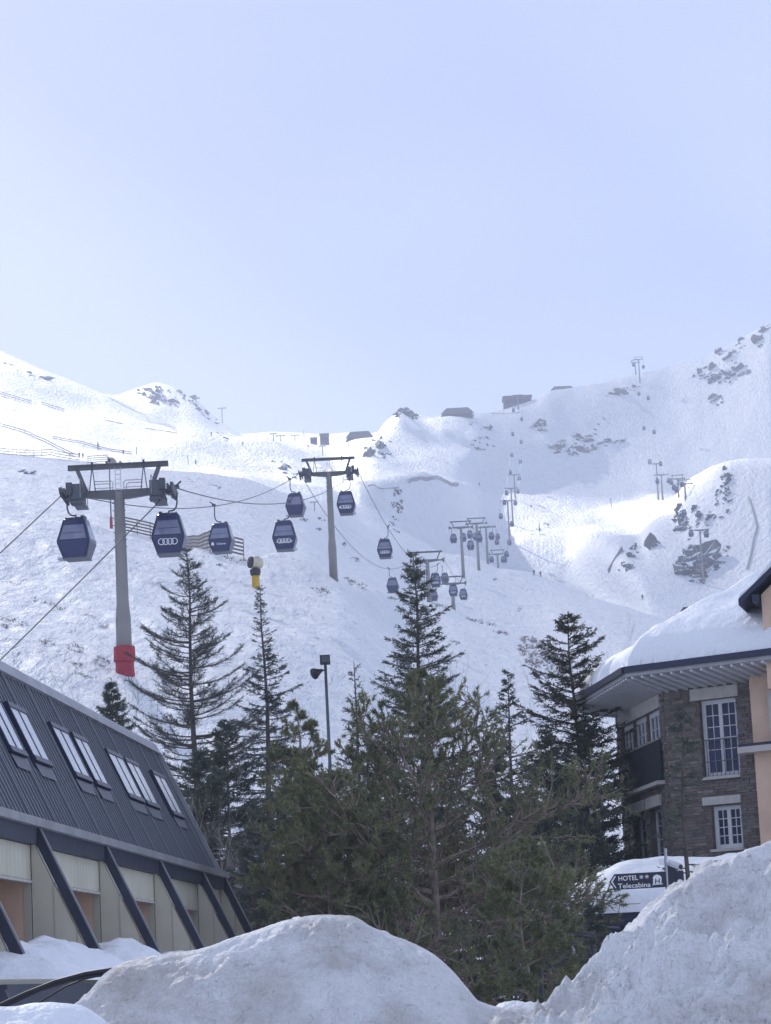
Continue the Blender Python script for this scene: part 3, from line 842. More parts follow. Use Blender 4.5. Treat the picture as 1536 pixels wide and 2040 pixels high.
for ua, ub in zip(beams[:-1], beams[1:]):
    # header board of narrow upright boards
    n = max(3, int((ub - ua - .2) / .28))
    w = (ub - ua - .16) / n
    hd = MB().box(wall_pt((ua + ub) / 2, -.06, ZP - .54), (ub - ua - .13, .05, .54), (U, N, UP)).build('header_panel', 'clad_joint', chalet)
    for i in range(n):
        MB().box(wall_pt(ua + .08 + w * (i + .5), -.02, ZP - .54), (w - .012, .05, .52), (U, N, UP)).build('header_board', 'clad', hd)
    MB().box(wall_pt((ua + ub) / 2, -.01, ZP - .83), (ub - ua - .13, .08, .04), (U, N, UP)).build('header_trim', 'lintel', hd)
    MB().box(wall_pt((ua + ub) / 2, -.75, ZP / 2 - .2), (ub - ua - .1, .1, ZP - .3), (U, N, UP)).build('back_wall', 'peach', chalet)
    w_ = MB().box(wall_pt(ub - 1.3, -.69, 2.75), (1.0, .04, 1.4), (U, N, UP)).build('window', 'win_white', chalet)
    MB().box(wall_pt(ub - 1.3, -.68, 2.75), (.86, .04, 1.26), (U, N, UP)).build('pane', 'glass', w_)
    MB().box(wall_pt((ua + ub) / 2, -.40, ZP - .3), (ub - ua - .1, .56, .08), (U, N, UP)).build('recess_ceiling', 'peach', chalet)
# ledge with fascia, lower storey
MB().box(wall_pt((U0 + LEN) / 2, .75, ZL - .14), (LEN - U0, 2.1, .26), (U, N, UP)).build('ledge', 'clad_joint', chalet)
MB().box(wall_pt((U0 + LEN) / 2, 1.83, 1.66), (LEN - U0, .14, .30), (U, N, UP)).build('lower_beam', 'navy_beam', chalet)
MB().box(wall_pt((U0 + LEN) / 2, 1.76, .75), (LEN - U0, .08, 1.5), (U, N, UP)).build('lower_wall', 'clad_joint', chalet)
n = int((LEN - U0) / .22)
for i in range(n):
    MB().box(wall_pt(U0 + .11 + .22 * i, 1.81, .75), (.205, .04, 1.5), (U, N, UP)).build('lower_board', 'clad', chalet)
for u in beams:
    MB().beam(wall_pt(u + .3, 1.93, 1.72), wall_pt(u + .3, 2.6, .1), .13, .16, N).build('lower_strut', 'navy_beam', chalet)
# skylights
def sky_corner(cx, cy): 
    q = PPL(cx / 2.833, 1320 + cy / 2.833, A0, RN) - A0
    return q.dot(U), q.dot(SL)
lights = [((0, 215), (45, 515), (135, 545)), ((70, 262), (190, 585), (280, 605)), ((245, 350), (415, 660), (500, 680)), ((370, 400), (530, 700), (605, 720)),
          ((580, 490), (715, 770), (795, 790)), ((690, 540), (810, 800), (880, 820)), ((830, 600), (955, 850), (1017, 868))]
ts = [(sky_corner(*a)[1], sky_corner(*b)[1]) for a, b, c in lights[1:]]
t_top = sum(q[0] for q in ts) / len(ts); t_bot = sum(q[1] for q in ts) / len(ts)
for a, b, c in lights:
    ua, ub = sky_corner(*b)[0], sky_corner(*c)[0]
    uc, tc, w, h = (ua + ub) / 2, (t_top + t_bot) / 2, ub - ua, t_top - t_bot
    fr = MB()
    for du in (-.5, 0, .5): fr.box(roof_pt(uc + du * (w - .06), tc, .04), (.07 if du else .06, h, .09), (U, SL, RN))
    fr.box(roof_pt(uc, t_top - .05, .045), (w, .10, .10), (U, SL, RN)); fr.box(roof_pt(uc, t_bot + .05, .045), (w, .10, .10), (U, SL, RN))
    s = fr.build('skylight', 'gutter', chalet)
    for du in (-.25, .25):
        MB().box(roof_pt(uc + du * (w - .02), tc, .05), ((w - .21) / 2, h - .20, .05), (U, SL, RN)).build('pane', 'skylight', s)
    MB().prism([roof_pt(uc - w * .5, t_bot - .02, .012), roof_pt(uc + w * .5, t_bot - .02, .012), roof_pt(uc + w * .42, t_bot - .26, .012), roof_pt(uc - w * .42, t_bot - .26, .012)], RN * .03).build('flashing_apron', 'gutter', s)

# ------------------------------------------------------------------ hotel (right)
C = P(1322, 1376, 75.0); CB = Vector((C.x, C.y, 0)); ZT = C.z
def dir_of(px):                                  # horizontal direction towards a vanishing point on the horizon
    r = ray(px, 1930); return Vector((r.x, r.y, 0)).normalized()
EL = Vector((-math.sin(R(6.6)), math.cos(R(6.6)), 0)); NL = Vector((-EL.y, EL.x, 0))
if NL.dot(-CB) < 0: NL = -NL
ER = Vector((.8, -.6, 0)); NR = Vector((-.6, -.8, 0))
LL = (PPL(1228, 1430, CB, NL) - CB).dot(EL)
LR = (PPL(1512, 1400, CB, NR) - CB).dot(ER)
hotel = thing('hotel', 'stone clad hotel with thick snow on the roof and white framed windows', 'building', CB)
def hp(e, n, s, z, o=0.0): return CB + e * s + n * o + UP * z
def rect_on(e, n, pts):
    """s and z range of pixels lying on a facade"""
    q = [PPL(x, y, CB, n) - CB for x, y in pts]
    return min(a.dot(e) for a in q), max(a.dot(e) for a in q), min(a.z for a in q), max(a.z for a in q)
def stone_wall(e, n, s0, s1, z0, z1, holes, seed):
    """backing slab cut round the openings, and courses of single stones on it"""
    mb = MB(); xs = sorted({s0, s1, *[h[0] for h in holes], *[h[1] for h in holes]}); zs = sorted({z0, z1, *[h[2] for h in holes], *[h[3] for h in holes]})
    inside = lambda s, z, m=0: any(h[0] - m < s < h[1] + m and h[2] - m < z < h[3] + m for h in holes)
    for a, b in zip(xs[:-1], xs[1:]):
        for c, d in zip(zs[:-1], zs[1:]):
            if not inside((a + b) / 2, (c + d) / 2):
                mb.box(hp(e, n, (a + b) / 2, (c + d) / 2, -.18), (b - a, .36, d - c), (e, n, UP))
    w = mb.build('wall', 'mortar', hotel)
    rg = random.Random(seed); st = MB(); z = z0
    while z < z1 - .02:
        h = rg.uniform(.055, .10); h = min(h, z1 - z); s = s0 + rg.uniform(-.2, 0)
        while s < s1:
            L = rg.uniform(.14, .42); a, b = max(s, s0), min(s + L, s1)
            if b - a > .03:
                cuts = [(a, b)]
                for hl in holes:
                    if hl[2] < z + h / 2 < hl[3]:
                        nc = []
                        for p, q in cuts:
                            if q <= hl[0] or p >= hl[1]: nc.append((p, q)); continue
                            if p < hl[0]: nc.append((p, hl[0]))
                            if q > hl[1]: nc.append((hl[1], q))
                        cuts = nc
                for p, q in cuts:
                    if q - p > .03:
                        t = rg.uniform(.015, .06)
                        st.box(hp(e, n, (p + q) / 2, z + h / 2, t / 2 - .002), (q - p - .012, t, h - .012), (e, n, UP))
            s += L
        z += h
    o = st.build('stone_courses', 'stone', w); o['kind'] = 'stuff'
    return w
def window(e, n, s0, s1, z0, z1, leaves, cols, rows, recess=.16, name='window', fw=.06):
    fr = MB(); o = -recess
    for s in (s0 + fw / 2, s1 - fw / 2): fr.box(hp(e, n, s, (z0 + z1) / 2, o), (fw, .10, z1 - z0), (e, n, UP))
    for z in (z0 + fw / 2, z1 - fw / 2): fr.box(hp(e, n, (s0 + s1) / 2, z, o), (s1 - s0 - 2 * fw, .098, fw), (e, n, UP))
    win = fr.build(name, 'win_white', hotel)
    lw = (s1 - s0 - 2 * fw) / leaves
    for k in range(leaves):
        a = s0 + fw + k * lw; sf = MB(); t = .055
        for s in (a + t / 2, a + lw - t / 2): sf.box(hp(e, n, s, (z0 + z1) / 2, o + .005), (t, .08, z1 - z0 - 2 * fw), (e, n, UP))
        for z in (z0 + fw + t / 2, z1 - fw - t / 2): sf.box(hp(e, n, a + lw / 2, z, o + .005), (lw - 2 * t, .078, t), (e, n, UP))
        pw, ph = (lw - 2 * t) / cols, (z1 - z0 - 2 * fw - 2 * t) / rows
        for i in range(1, cols): sf.box(hp(e, n, a + t + i * pw, (z0 + z1) / 2, o + .01), (.022, .03, z1 - z0 - 2 * fw - 2 * t), (e, n, UP))
        for j in range(1, rows): sf.box(hp(e, n, a + lw / 2, z0 + fw + t + j * ph, o + .01), (lw - 2 * t, .028, .022), (e, n, UP))
        sf.build('sash', 'win_white', win)
        for i in range(cols):
            for j in range(rows):
                MB().box(hp(e, n, a + t + (i + .5) * pw, z0 + fw + t + (j + .5) * ph, o), (pw, .012, ph), (e, n, UP)).build('pane', 'glass', win)
    return win
def lintel(e, n, s0, s1, z0, z1, out=.09):
    MB().box(hp(e, n, (s0 + s1) / 2, (z0 + z1) / 2, out - .12), (s1 - s0, .24, z1 - z0), (e, n, UP)).build('lintel', 'lintel', hotel)
# right facade
d1 = rect_on(ER, NR, [(1398, 1470), (1471, 1470), (1435, 1392), (1435, 1546)])
d2 = rect_on(ER, NR, [(1420, 1645), (1479, 1645), (1449, 1604), (1449, 1690)])
stone_wall(ER, NR, 0, LR, 0, ZT, [d1, d2], 11)
w1 = window(ER, NR, *d1, 2, 2, 6)
for i in range(2):
    rl = MB(); za = d1[2] + .05; zb = d1[2] + .95
rail = MB(); rail.beam(hp(ER, NR, d1[0], d1[2] + .98, .06), hp(ER, NR, d1[1], d1[2] + .98, .06), .03, .03); rail.beam(hp(ER, NR, d1[0], d1[2] + .40, .06), hp(ER, NR, d1[1], d1[2] + .40, .06), .02, .02)
rail.build('balustrade', 'dark_steel', hotel)
for i in range(9):
    s = d1[0] + .04 + i * (d1[1] - d1[0] - .08) / 8
    MB().box(hp(ER, NR, s, d1[2] + .5, .06), (.014, .014, .96), (ER, NR, UP)).build('baluster', 'dark_steel', hotel)
MB().box(hp(ER, NR, (d1[0] + d1[1]) / 2, d1[2] - .04, .0), (d1[1] - d1[0] + .1, .30, .08), (ER, NR, UP)).build('sill', 'lintel', hotel)
window(ER, NR, *d2, 2, 2, 4)
MB().box(hp(ER, NR, (d2[0] + d2[1]) / 2, d2[2] - .04, .0), (d2[1] - d2[0] + .1, .28, .07), (ER, NR, UP)).build('sill', 'lintel', hotel)
q = rect_on(ER, NR, [(1377, 1380), (1472, 1380), (1424, 1369), (1424, 1392)]); lintel(ER, NR, *q)
q = rect_on(ER, NR, [(1402, 1592), (1478, 1592), (1440, 1586), (1440, 1602)]); lintel(ER, NR, *q)
# left facade
g1 = rect_on(EL, NL, [(1241, 1500), (1320, 1470), (1290, 1415)]); 
z_hi = (PPL(1280, 1428, CB, NL)).z; z_lo = (PPL(1290, 1567, CB, NL)).z
g1 = (g1[0], g1[1], z_lo, z_hi)
z2 = (PPL(1295, 1612, CB, NL)).z
g2 = rect_on(EL, NL, [(1264, 1650), (1288, 1650)])[:2] + (z2 - 1.75, z2)
g3 = rect_on(EL, NL, [(1296, 1650), (1321, 1650)])[:2] + (z2 - 1.75, z2)
stone_wall(EL, NL, .02, LL, 0, ZT, [g1, g2, g3], 12)
span = g1[1] - g1[0]
for k in range(3):
    a = g1[0] + span * (k / 3) + .10; b = g1[0] + span * ((k + 1) / 3) - .10
    window(EL, NL, a, b, g1[2], g1[3], 3, 1, 5, .10, fw=.09)
for k in range(4):
    s = g1[0] + span * k / 3
    MB().box(hp(EL, NL, min(max(s, g1[0] + .1), g1[1] - .1), (g1[2] + g1[3]) / 2, -.1), (.14, .22, g1[3] - g1[2]), (EL, NL, UP)).build('timber_post', 'wood', hotel)
MB().box(hp(EL, NL, (g1[0] + g1[1]) / 2, g1[2] + .55, .10), (span + .2, .04, 1.1), (EL, NL, UP)).build('balcony_screen', 'cloth', hotel)
MB().beam(hp(EL, NL, g1[0] - .1, g1[2] + 1.13, .10), hp(EL, NL, g1[1] + .1, g1[2] + 1.13, .10), .06, .05).build('balcony_rail', 'wood_pale', hotel)
MB().box(hp(EL, NL, (g1[0] + g1[1]) / 2, g1[2] - .07, .06), (span + .3, .4, .10), (EL, NL, UP)).build('balcony_slab', 'lintel', hotel)
lintel(EL, NL, g1[0] - .15, g1[1] + .1, g1[3], g1[3] + .40)
for gq in (g2, g3):
    window(EL, NL, *gq, 1, 2, 4, .22)
    lintel(EL, NL, gq[0] - .12, gq[1] + .12, gq[3], gq[3] + .30)
    MB().box(hp(EL, NL, (gq[0] + gq[1]) / 2, gq[2] - .04, .02), (gq[1] - gq[0] + .1, .28, .07), (EL, NL, UP)).build('sill', 'lintel', hotel)
# far end facade (turned another 45 degrees) and the rest of the body behind
EE = Vector((EL.x * math.cos(R(-46)) - EL.y * math.sin(R(-46)), EL.x * math.sin(R(-46)) + EL.y * math.cos(R(-46)), 0))
NE = Vector((-EE.y, EE.x, 0))
far_c = CB + EL * LL
MB().prism([CB + EL * .3 - NL * .4, far_c - NL * .3, far_c + EE * 5, far_c + EE * 5 + Vector((9, -4, 0)), CB + ER * LR - NR * .4], (0, 0, ZT - .05)).build('core', 'mortar', hotel)
# eaves: fascia line, soffit, battens
OL, ORr = 1.26, 1.85
ZE = ZT + .28
def meet(p, d, q, e):
    den = d.x * e.y - d.y * e.x; t = ((q.x - p.x) * e.y - (q.y - p.y) * e.x) / den
    return p + d * t
cor = meet(CB + NL * OL, EL, CB + NR * ORr, ER)
endL = meet(CB + NL * OL, EL, far_c + NE * 1.2, EE)
endR = CB + NR * ORr + ER * (LR + 3.2)
endE = far_c + NE * 1.2 + EE * 5
wallc = [far_c + EE * 5, far_c, CB, CB + ER * (LR + 3.2)]
eave = [endE, endL, cor, endR]
sv = [(*p.xy, ZT - .02) for p in wallc] + [(*p.xy, ZE) for p in eave]
so = MB().add(sv + [(x, y, z + .1) for x, y, z in sv], [(0, 1, 5, 4), (1, 2, 6, 5), (2, 3, 7, 6), (8, 12, 13, 9), (9, 13, 14, 10), (10, 14, 15, 11)]).build('soffit', 'soffit', hotel)
for a, b, wa, wb in ((endL, cor, far_c, CB), (cor, endR, CB, CB + ER * (LR + 3.2))):
    n = 26 if a is endL else 20
    for i in range(n):
        t = (i + .5) / n; p = wa.lerp(wb, t); q = a.lerp(b, t)
        MB().beam((*p.xy, ZT - .05), (*q.xy, ZE - .05), .055, .06).build('soffit_batten', 'win_white', so)
for a, b in ((endE, endL), (endL, cor), (cor, endR)):
    MB().beam((*a.xy, ZE + .05), (*b.xy, ZE + .05), .05, .12).build('fascia', 'soffit', hotel)
    dn = Vector((b.x - a.x, b.y - a.y, 0)).normalized(); nn = Vector((dn.y, -dn.x, 0)); nn = nn if nn.dot(a) < 0 else -nn
    MB().beam(Vector((*a.xy, ZE + .17)) + nn * .07, Vector((*b.xy, ZE + .17)) + nn * .07, .15, .17).build('gutter', 'gutter', hotel)
# roof with deep snow: height follows the distance to the nearest eaves line
gx = np.linspace(cor.x - 4, cor.x + 12, 170); gy = np.linspace(endR.y - 3, endE.y + 2, 190)
X, Y = np.meshgrid(gx, gy, indexing='ij')
def inside(p, n): return -((X - p.x) * n.x + (Y - p.y) * n.y)
dm = np.minimum(np.minimum(inside(cor, NL), inside(cor, NR)), inside(endL, NE))
st_ = max(gx[1] - gx[0], gy[1] - gy[0])
keep = dm > -1.5 * st_
for p_, n_ in ((cor, NL), (cor, NR), (endL, NE)):        # bring the outer row of vertices exactly onto the eaves
    v_ = np.minimum(inside(p_, n_), 0); X = X + n_.x * v_; Y = Y + n_.y * v_
dc = np.clip(dm, 0, None)
sn = .60 * (1 - np.exp(-dc / .20)) + .05 * fbm(X * 1.7, Y * 1.7, 3) * np.clip(dc, 0, 1)
roofz = ZE + .22 + np.tan(R(26)) * dc
topz = roofz + sn + (.26 * fbm(X * .45 + 4, Y * .45, 4) + .10 * np.abs(fbm(X * .8 + Y * .5, Y * .25 + 3, 2))) * np.clip(dc, 0, 1)
idx = -np.ones(X.shape, int); idx[keep] = np.arange(keep.sum())
vs = np.stack([X[keep], Y[keep], topz[keep]], -1); fs = []
for i in range(X.shape[0] - 1):
    for j in range(X.shape[1] - 1):
        q = (idx[i, j], idx[i + 1, j], idx[i + 1, j + 1], idx[i, j + 1])
        if min(q) >= 0: fs.append(q)
mesh_object('roof_snow', vs, fs, 'snow_roof', hotel, True)
vs2 = vs.copy(); vs2[:, 2] = (roofz - .06)[keep]
mesh_object('roof', vs2, fs, 'gutter', hotel, True)
# peach side wing at the right edge
w0 = CB + ER * (LR - .0)
MB().prism([w0 + NR * .45, w0 + NR * .45 + ER * 4, w0 - NR * 2 + ER * 4, w0 - NR * 2], (0, 0, ZT + .1)).build('side_wing', 'peach', hotel)
zl = PPL(1520, 1492, w0 + NR * .45, NR).z
MB().box(w0 + NR * .45 + ER * 2 - ER * .1 + UP * zl, (4.4, .7, .16), (ER, NR, UP)).build('cornice', 'lintel', hotel)
MB().box(w0 + NR * .45 + ER * 2 - ER * .1 + UP * (zl + .12), (4.4, .6, .08), (ER, NR, UP)).build('cornice_cap', 'gutter', hotel)
MB().box(w0 + NR * .62 + ER * .95 + UP * (ZT - 1.2), (.6, .1, 1.6), (ER, NR, UP)).build('shutter', 'lintel', hotel)
# dormer on the roof at the right edge
def roof_depth(px, py):
    for d_ in np.arange(66, 95, .1):
        p_ = P(px, py, d_)
        dd_ = min(-(p_ - cor).dot(NL), -(p_ - cor).dot(NR), -(p_ - endL).dot(NE))
        if dd_ > .3 and p_.z < ZE + .22 + math.tan(R(26)) * dd_ + .55: return float(d_)
    return 76.5
DD_ = roof_depth(1518, 1250) - .15
dp = P(1520, 1215, DD_)
ds = Vector((.97, -.24, 0)); dn = Vector((-.24, -.97, 0))
zb, zt_ = P(1516, 1250, DD_).z - 1.6, P(1516, 1185, DD_).z
db = Vector((dp.x, dp.y, 0)) - ds * .02
ctr = db + ds * 1.5
zr = zt_ + 1.35
dorm = MB().prism([db + UP * zb, db + ds * 3 + UP * zb, db + ds * 3 + UP * zt_, ctr + UP * zr, db + UP * zt_], -dn * 4).build('dormer', 'peach', hotel)
for s in (-1, 1):
    a = ctr + UP * (zr + .12) + dn * .45; b = ctr + ds * (s * 2.05) + UP * (zt_ - .28) + dn * .45
    MB().prism([a, b, b + UP * .16, a + UP * .16], -dn * 4.6).build('dormer_roof', 'gutter', dorm)
    MB().prism([a + UP * .17 - dn * .05, b + UP * .17 - dn * .05, b + UP * .30 - dn * .05 + ds * (-.05 * s), b + UP * .52 - dn * .05 - ds * (.4 * s), a + UP * .62 - dn * .05], -dn * 4.4).build('dormer_snow', 'snow_roof', dorm)
    MB().beam(ctr + ds * (s * 1.62) + UP * (zt_ - .12) + dn * .38, ctr + ds * (s * 1.62) + UP * (zt_ - .12) - dn * 1.0, .16, .2).build('rafter_end', 'gutter', dorm)

# dark roof hood behind the hotel roof
cp = P(1365, 1222, 92)
hb = thing('roof_hood', 'dark slanted roof hood peeping over the snowy hotel roof', 'roof', (cp.x, cp.y, 0))
a, b = P(1342, 1232, 92), P(1392, 1208, 92)
MB().prism([(a.x, a.y, a.z - .1), (b.x + .6, a.y, a.z - .1), (b.x + .6, a.y, b.z), (a.x + .35, a.y, b.z)], (0, 2.5, 0)).build('hood', 'hut_roof', hb)
MB().prism([(a.x + .1, a.y + .2, 0), (b.x + .5, a.y + .2, 0), (b.x + .5, a.y + .2, a.z), (a.x + .1, a.y + .2, a.z)], (0, 2.2, 0)).build('wall', 'hut_wall', hb)

# ------------------------------------------------------------------ low porch with snow roof in front of the hotel
pz = 3.05
f0, f1 = PZ(1078, 1822, pz), PZ(1420, 1800, pz)
f0 = P(1078, 1822, 64); f1 = P(1420, 1806, 64); pz = f0.z
por = thing('porch', 'low dark porch under a thick snow cap beside the hotel sign', 'porch', (f0.x, f0.y, 0))
xa, xb = f0.x, f1.x + 1.5
MB().box(((xa + xb) / 2 + .2, 66.2, pz - .18), (xb - xa - .1, 4.2, .30)).build('fascia', 'gutter', por)
MB().box(((xa + xb) / 2 + .6, 66.6, (pz - .3) / 2), (xb - xa - 1.2, 3.4, pz - .3)).build('wall', 'navy_beam', por)
for i in range(7):
    MB().box((xa + .9 + i * .75, 64.87, 1.35), (.06, .06, 2.5)).build('mullion', 'dark_steel', por)
MB().box((xa + 2.6, 64.85, 2.35), (.5, .08, .35)).build('poster_panel', 'purple', por)
# snow cap: rounded slab, highest towards the hotel
gx = np.linspace(xa - .15, xb + .1, 120); gy = np.linspace(63.95, 68.6, 60); X, Y = np.meshgrid(gx, gy, indexing='ij')
ed = np.minimum(np.minimum(X - xa + .1, (Y - 63.95)), np.minimum(xb - X + .1, 68.6 - Y)); ed = np.clip(ed, 0, None)
rise = np.clip((X - xa) / 2.6, 0, 1); rise = rise * rise * (3 - 2 * rise)
fe = 1 - np.exp(-ed / .12)
Zs = pz - .05 + fe * (.34 + (.25 + .62 * rise) * np.clip((Y - 64) / 3.0, 0, 1) ** .8 + .10 * fbm(X * 1.1, Y * 1.1, 4) + .1 * rise)
q = (np.arange(119)[:, None] * 60 + np.arange(59)[None, :]).ravel()
sc_ = mesh_object('snow_cap', np.stack([X, Y, Zs], -1).reshape(-1, 3), np.stack([q, q + 60, q + 61, q + 1], -1).tolist(), 'snow_roof', por, True)

# ------------------------------------------------------------------ huts and stations on the skyline
def hut(name, pxa, pxb, py_base, py_eave, py_ridge, d, label, depth=9, flat=False, open_front=False):
    a, b = P(pxa, py_base, d), P(pxb, py_base, d)
    zb = min(H(a.x, d), H(b.x, d), a.z, b.z) - 1.5
    ze, zr = P((pxa + pxb) / 2, py_eave, d).z, P((pxa + pxb) / 2, py_ridge, d).z
    o = thing(name, label, 'mountain hut', ((a.x + b.x) / 2, d, zb))
    mid = (a.x + b.x) / 2; w = b.x - a.x
    MB().prism([(a.x + w * .04, d, zb), (b.x - w * .04, d, zb), (b.x - w * .04, d, ze), (a.x + w * .04, d, ze)], (0, depth, 0)).build('wall', 'hut_wall', o)
    if flat:
        MB().box((mid, d + depth / 2, ze + .35), (w, depth + 1, .7)).build('roof', 'hut_roof', o)
        MB().box((mid, d - .1, (ze * .75 + zb * .25)), (w * .8, .15, (ze - zb) * .22)).build('window_band', 'glass', o)
    else:
        MB().prism([(a.x - w * .03, d - .8, ze - .2), (b.x + w * .03, d - .8, ze - .2), (b.x - w * .16, d + depth * .4, zr), (a.x + w * .16, d + depth * .4, zr)], (0, .5, .25)).build('roof', 'hut_roof', o)
        MB().prism([(b.x + w * .03, d + depth + .8, ze - .2), (a.x - w * .03, d + depth + .8, ze - .2), (a.x + w * .16, d + depth * .6, zr), (b.x - w * .16, d + depth * .6, zr)], (0, -.5, .25)).build('roof', 'hut_roof', o)
        for i in range(4):
            MB().box((a.x + w * (.18 + .21 * i), d - .05, ze - (ze - zb) * .25), (w * .10, .12, (ze - zb) * .18)).build('window', 'glass', o)
    return o
hut('mountain_hut', 880, 944, 832, 824, 810, 1500, 'low hut with grey hipped roof on the central skyline')
hut('lift_station', 1003, 1062, 822, 790, 786, 1570, 'boxy grey lift station on the skyline above the long span', 14, True)
hut('mountain_hut', 1098, 1146, 782, 777, 767, 1605, 'small low hut on the skyline right of the boxy station')
hut('mountain_hut', 690, 744, 884, 872, 857, 1395, 'dark broad hut on the saddle left of the central knoll')
hut('lift_station', 637, 656, 880, 866, 861, 1440, 'small boxy lift station on the saddle beside the dark hut', 6, True)
hut('lift_station', 618, 632, 882, 874, 872, 1445, 'tiny lift shed left of the small saddle station', 5, True)
# ------------------------------------------------------------------ trees
def unit(a): return a / np.maximum(np.linalg.norm(a, axis=-1, keepdims=True), 1e-9)
def segs_to_tris(p0, p1, r0, r1):
    """three sided tapered sticks"""
    p0, p1 = np.asarray(p0, float), np.asarray(p1, float); r0, r1 = np.asarray(r0, float)[:, None], np.asarray(r1, float)[:, None]
    d = unit(p1 - p0); ref = np.where(np.abs(d[:, 2:3]) > .9, np.array([[1., 0, 0]]), np.array([[0, 0, 1.]]))
    a = unit(np.cross(d, ref)); b = np.cross(d, a); out = []
    ang = [0, 2.0944, 4.18879]
    A = [p0 + (a * math.cos(t) + b * math.sin(t)) * r0 for t in ang]; B = [p1 + (a * math.cos(t) + b * math.sin(t)) * r1 for t in ang]
    for i in range(3):
        j = (i + 1) % 3
        out.append(np.stack([A[i], A[j], B[j]], 1)); out.append(np.stack([A[i], B[j], B[i]], 1))
    return np.concatenate(out)
def needles(base, dirs, length, width, rs):
    """one thin blade per entry"""
    n = len(base); d = unit(dirs); s = unit(np.cross(d, rs.normal(size=(n, 3)))) * (width / 2)
    L = length[:, None] if isinstance(length, np.ndarray) else length
    return np.stack([base + s, base - s, base + d * L], 1)
def brush(p0, p1, per, length, width, rs, spread=.9, fwd=.6):
    """needles all along each twig p0->p1"""
    n = len(p0); t = rs.rand(n, per, 1)
    base = p0[:, None] + (p1 - p0)[:, None] * t
    d = unit(p1 - p0)[:, None] * fwd + rs.normal(size=(n, per, 3)) * spread * .6
    return needles(base.reshape(-1, 3), d.reshape(-1, 3), length * (.6 + .7 * rs.rand(n * per)), width, rs)

def trunk_mesh(base, top, r0, lean, rs, n=9):
    pts = []; b, t = np.array(base), np.array(top)
    for i in range(n + 1):
        q = i / n; pts.append(b + (t - b) * q + np.array([vnoise(q * 3 + lean, 1.7), vnoise(q * 3 + lean, 9.1), 0]) * .22 * (1 if 0 < i < n else 0))
    return pts, [r0 * (1 - .93 * i / n) for i in range(n + 1)]

def conifer(name, label, px, py, d, width, seed, needle='needle_dark', bark='bark', style='spruce', density=1.0, crown_from=.06, base_z=None, group='conifers between the buildings', power=.8, leader=.0, needle_len=.07, sparse_top=.0, slope=.35, blade=.024, per=12):
    rs = np.random.RandomState(seed)
    top = np.array(P(px, py, d)); z0 = base_z if base_z is not None else (0.0 if d < 95 else H(top[0], d) - .3)
    base = np.array([top[0], d, z0]); h = top[2] - z0
    t = thing(name, label, 'tree', tuple(base), group)
    pts, rad = trunk_mesh(base, top, max(.05, h * .013), seed, rs)
    MB().tube([tuple(p) for p in pts], rad, 7).build('trunk', bark, t, True)
    sp0, sp1, sr0, sr1 = [], [], [], []; tw0, tw1 = [], []
    zc = crown_from * h
    z = max(zc, 1.0 if base_z is None and d < 95 else zc)
    P_ = np.array(pts)
    def axis(zz):
        q = np.clip(zz / h, 0, 1) * (len(pts) - 1); i = min(int(q), len(pts) - 2); return P_[i] + (P_[i + 1] - P_[i]) * (q - i)
    while z < h * (1 - leader * .5):
        q = (z - zc) / (h - zc)
        reach = min(slope * (h - z) ** power, width) * (.78 + .4 * rs.rand())
        reach = max(reach, .10)
        nb = max(2, int((3 + 4 * (1 - q)) * density + rs.rand()))
        for k in range(nb):
            az = rs.rand() * 6.283; L = reach * (.55 + .6 * rs.rand())
            o = axis(z + rs.uniform(-.1, .1)); dh = np.array([math.cos(az), math.sin(az), 0])
            ns = 6; p = o.copy(); path = [p]
            for s in range(ns):
                f = (s + .5) / ns
                if style == 'cedar': sl = -.05 + .75 * f ** 1.3 + .15 * q
                elif style == 'larch': sl = .15 + .25 * f
                else: sl = (-.28 + .62 * q) + .42 * f ** 2
                side = np.array([-dh[1], dh[0], 0]) * rs.normal() * .12
                p = p + unit(dh + np.array([0, 0, sl]) + side) * (L / ns); path.append(p)
            rb = .008 + .010 * L
            for s in range(ns):
                sp0.append(path[s]); sp1.append(path[s + 1]); sr0.append(rb * (1 - s / ns) + .004); sr1.append(rb * (1 - (s + 1) / ns) + .004)
            nt = int((5 + 15 * L) * density * (1.0 if q < 1 - sparse_top else .35))
            for j in range(nt):
                f = rs.uniform(.12 if style != 'cedar' else .2, 1.0); i = min(int(f * ns), ns - 1); b0 = path[i] + (path[i + 1] - path[i]) * (f * ns - i)
                dirb = unit(path[i + 1] - path[i]); sd = np.array([-dirb[1], dirb[0], 0]) * rs.choice([-1, 1])
                tl = (.10 + .26 * (1 - f) * min(L, 1.6) + .08 * rs.rand())
                if style == 'cedar': dv = unit(dirb * .9 + sd * rs.uniform(.3, .9) + np.array([0, 0, rs.uniform(-.25, .45)])); tl *= 1.3
                else: dv = unit(dirb * .8 + sd * rs.uniform(.4, 1.1) + np.array([0, 0, rs.uniform(-.55, .15)]))
                tw0.append(b0); tw1.append(b0 + dv * tl)
            tw0.append(path[-2]); tw1.append(path[-1] + unit(path[-1] - path[-2]) * .12)
        z += (.16 + .22 * (1 - q)) * (.8 + .5 * rs.rand()) * (1 if style != 'cedar' else 1.15)
    # leader
    for k in range(int(6)):
        a = axis(h * (.97 - .02 * k)); tw0.append(a); tw1.append(a + np.array([rs.normal() * .12, rs.normal() * .12, .10]))
    tw0.append(axis(h * .97)); tw1.append(np.array(pts[-1]) + np.array([0, 0, .1]))
    tw0, tw1 = np.array(tw0), np.array(tw1)
    tri = segs_to_tris(sp0, sp1, sr0, sr1)
    if per > 10: tri = np.concatenate([tri, segs_to_tris(tw0[::2], tw1[::2], np.full(len(tw0[::2]), .006), np.full(len(tw0[::2]), .003))])
    tri_object('branches', tri, bark, t)
    fol = brush(tw0, tw1, per, needle_len, blade, rs)
    tri_object('crown', fol, needle, t)
    return t

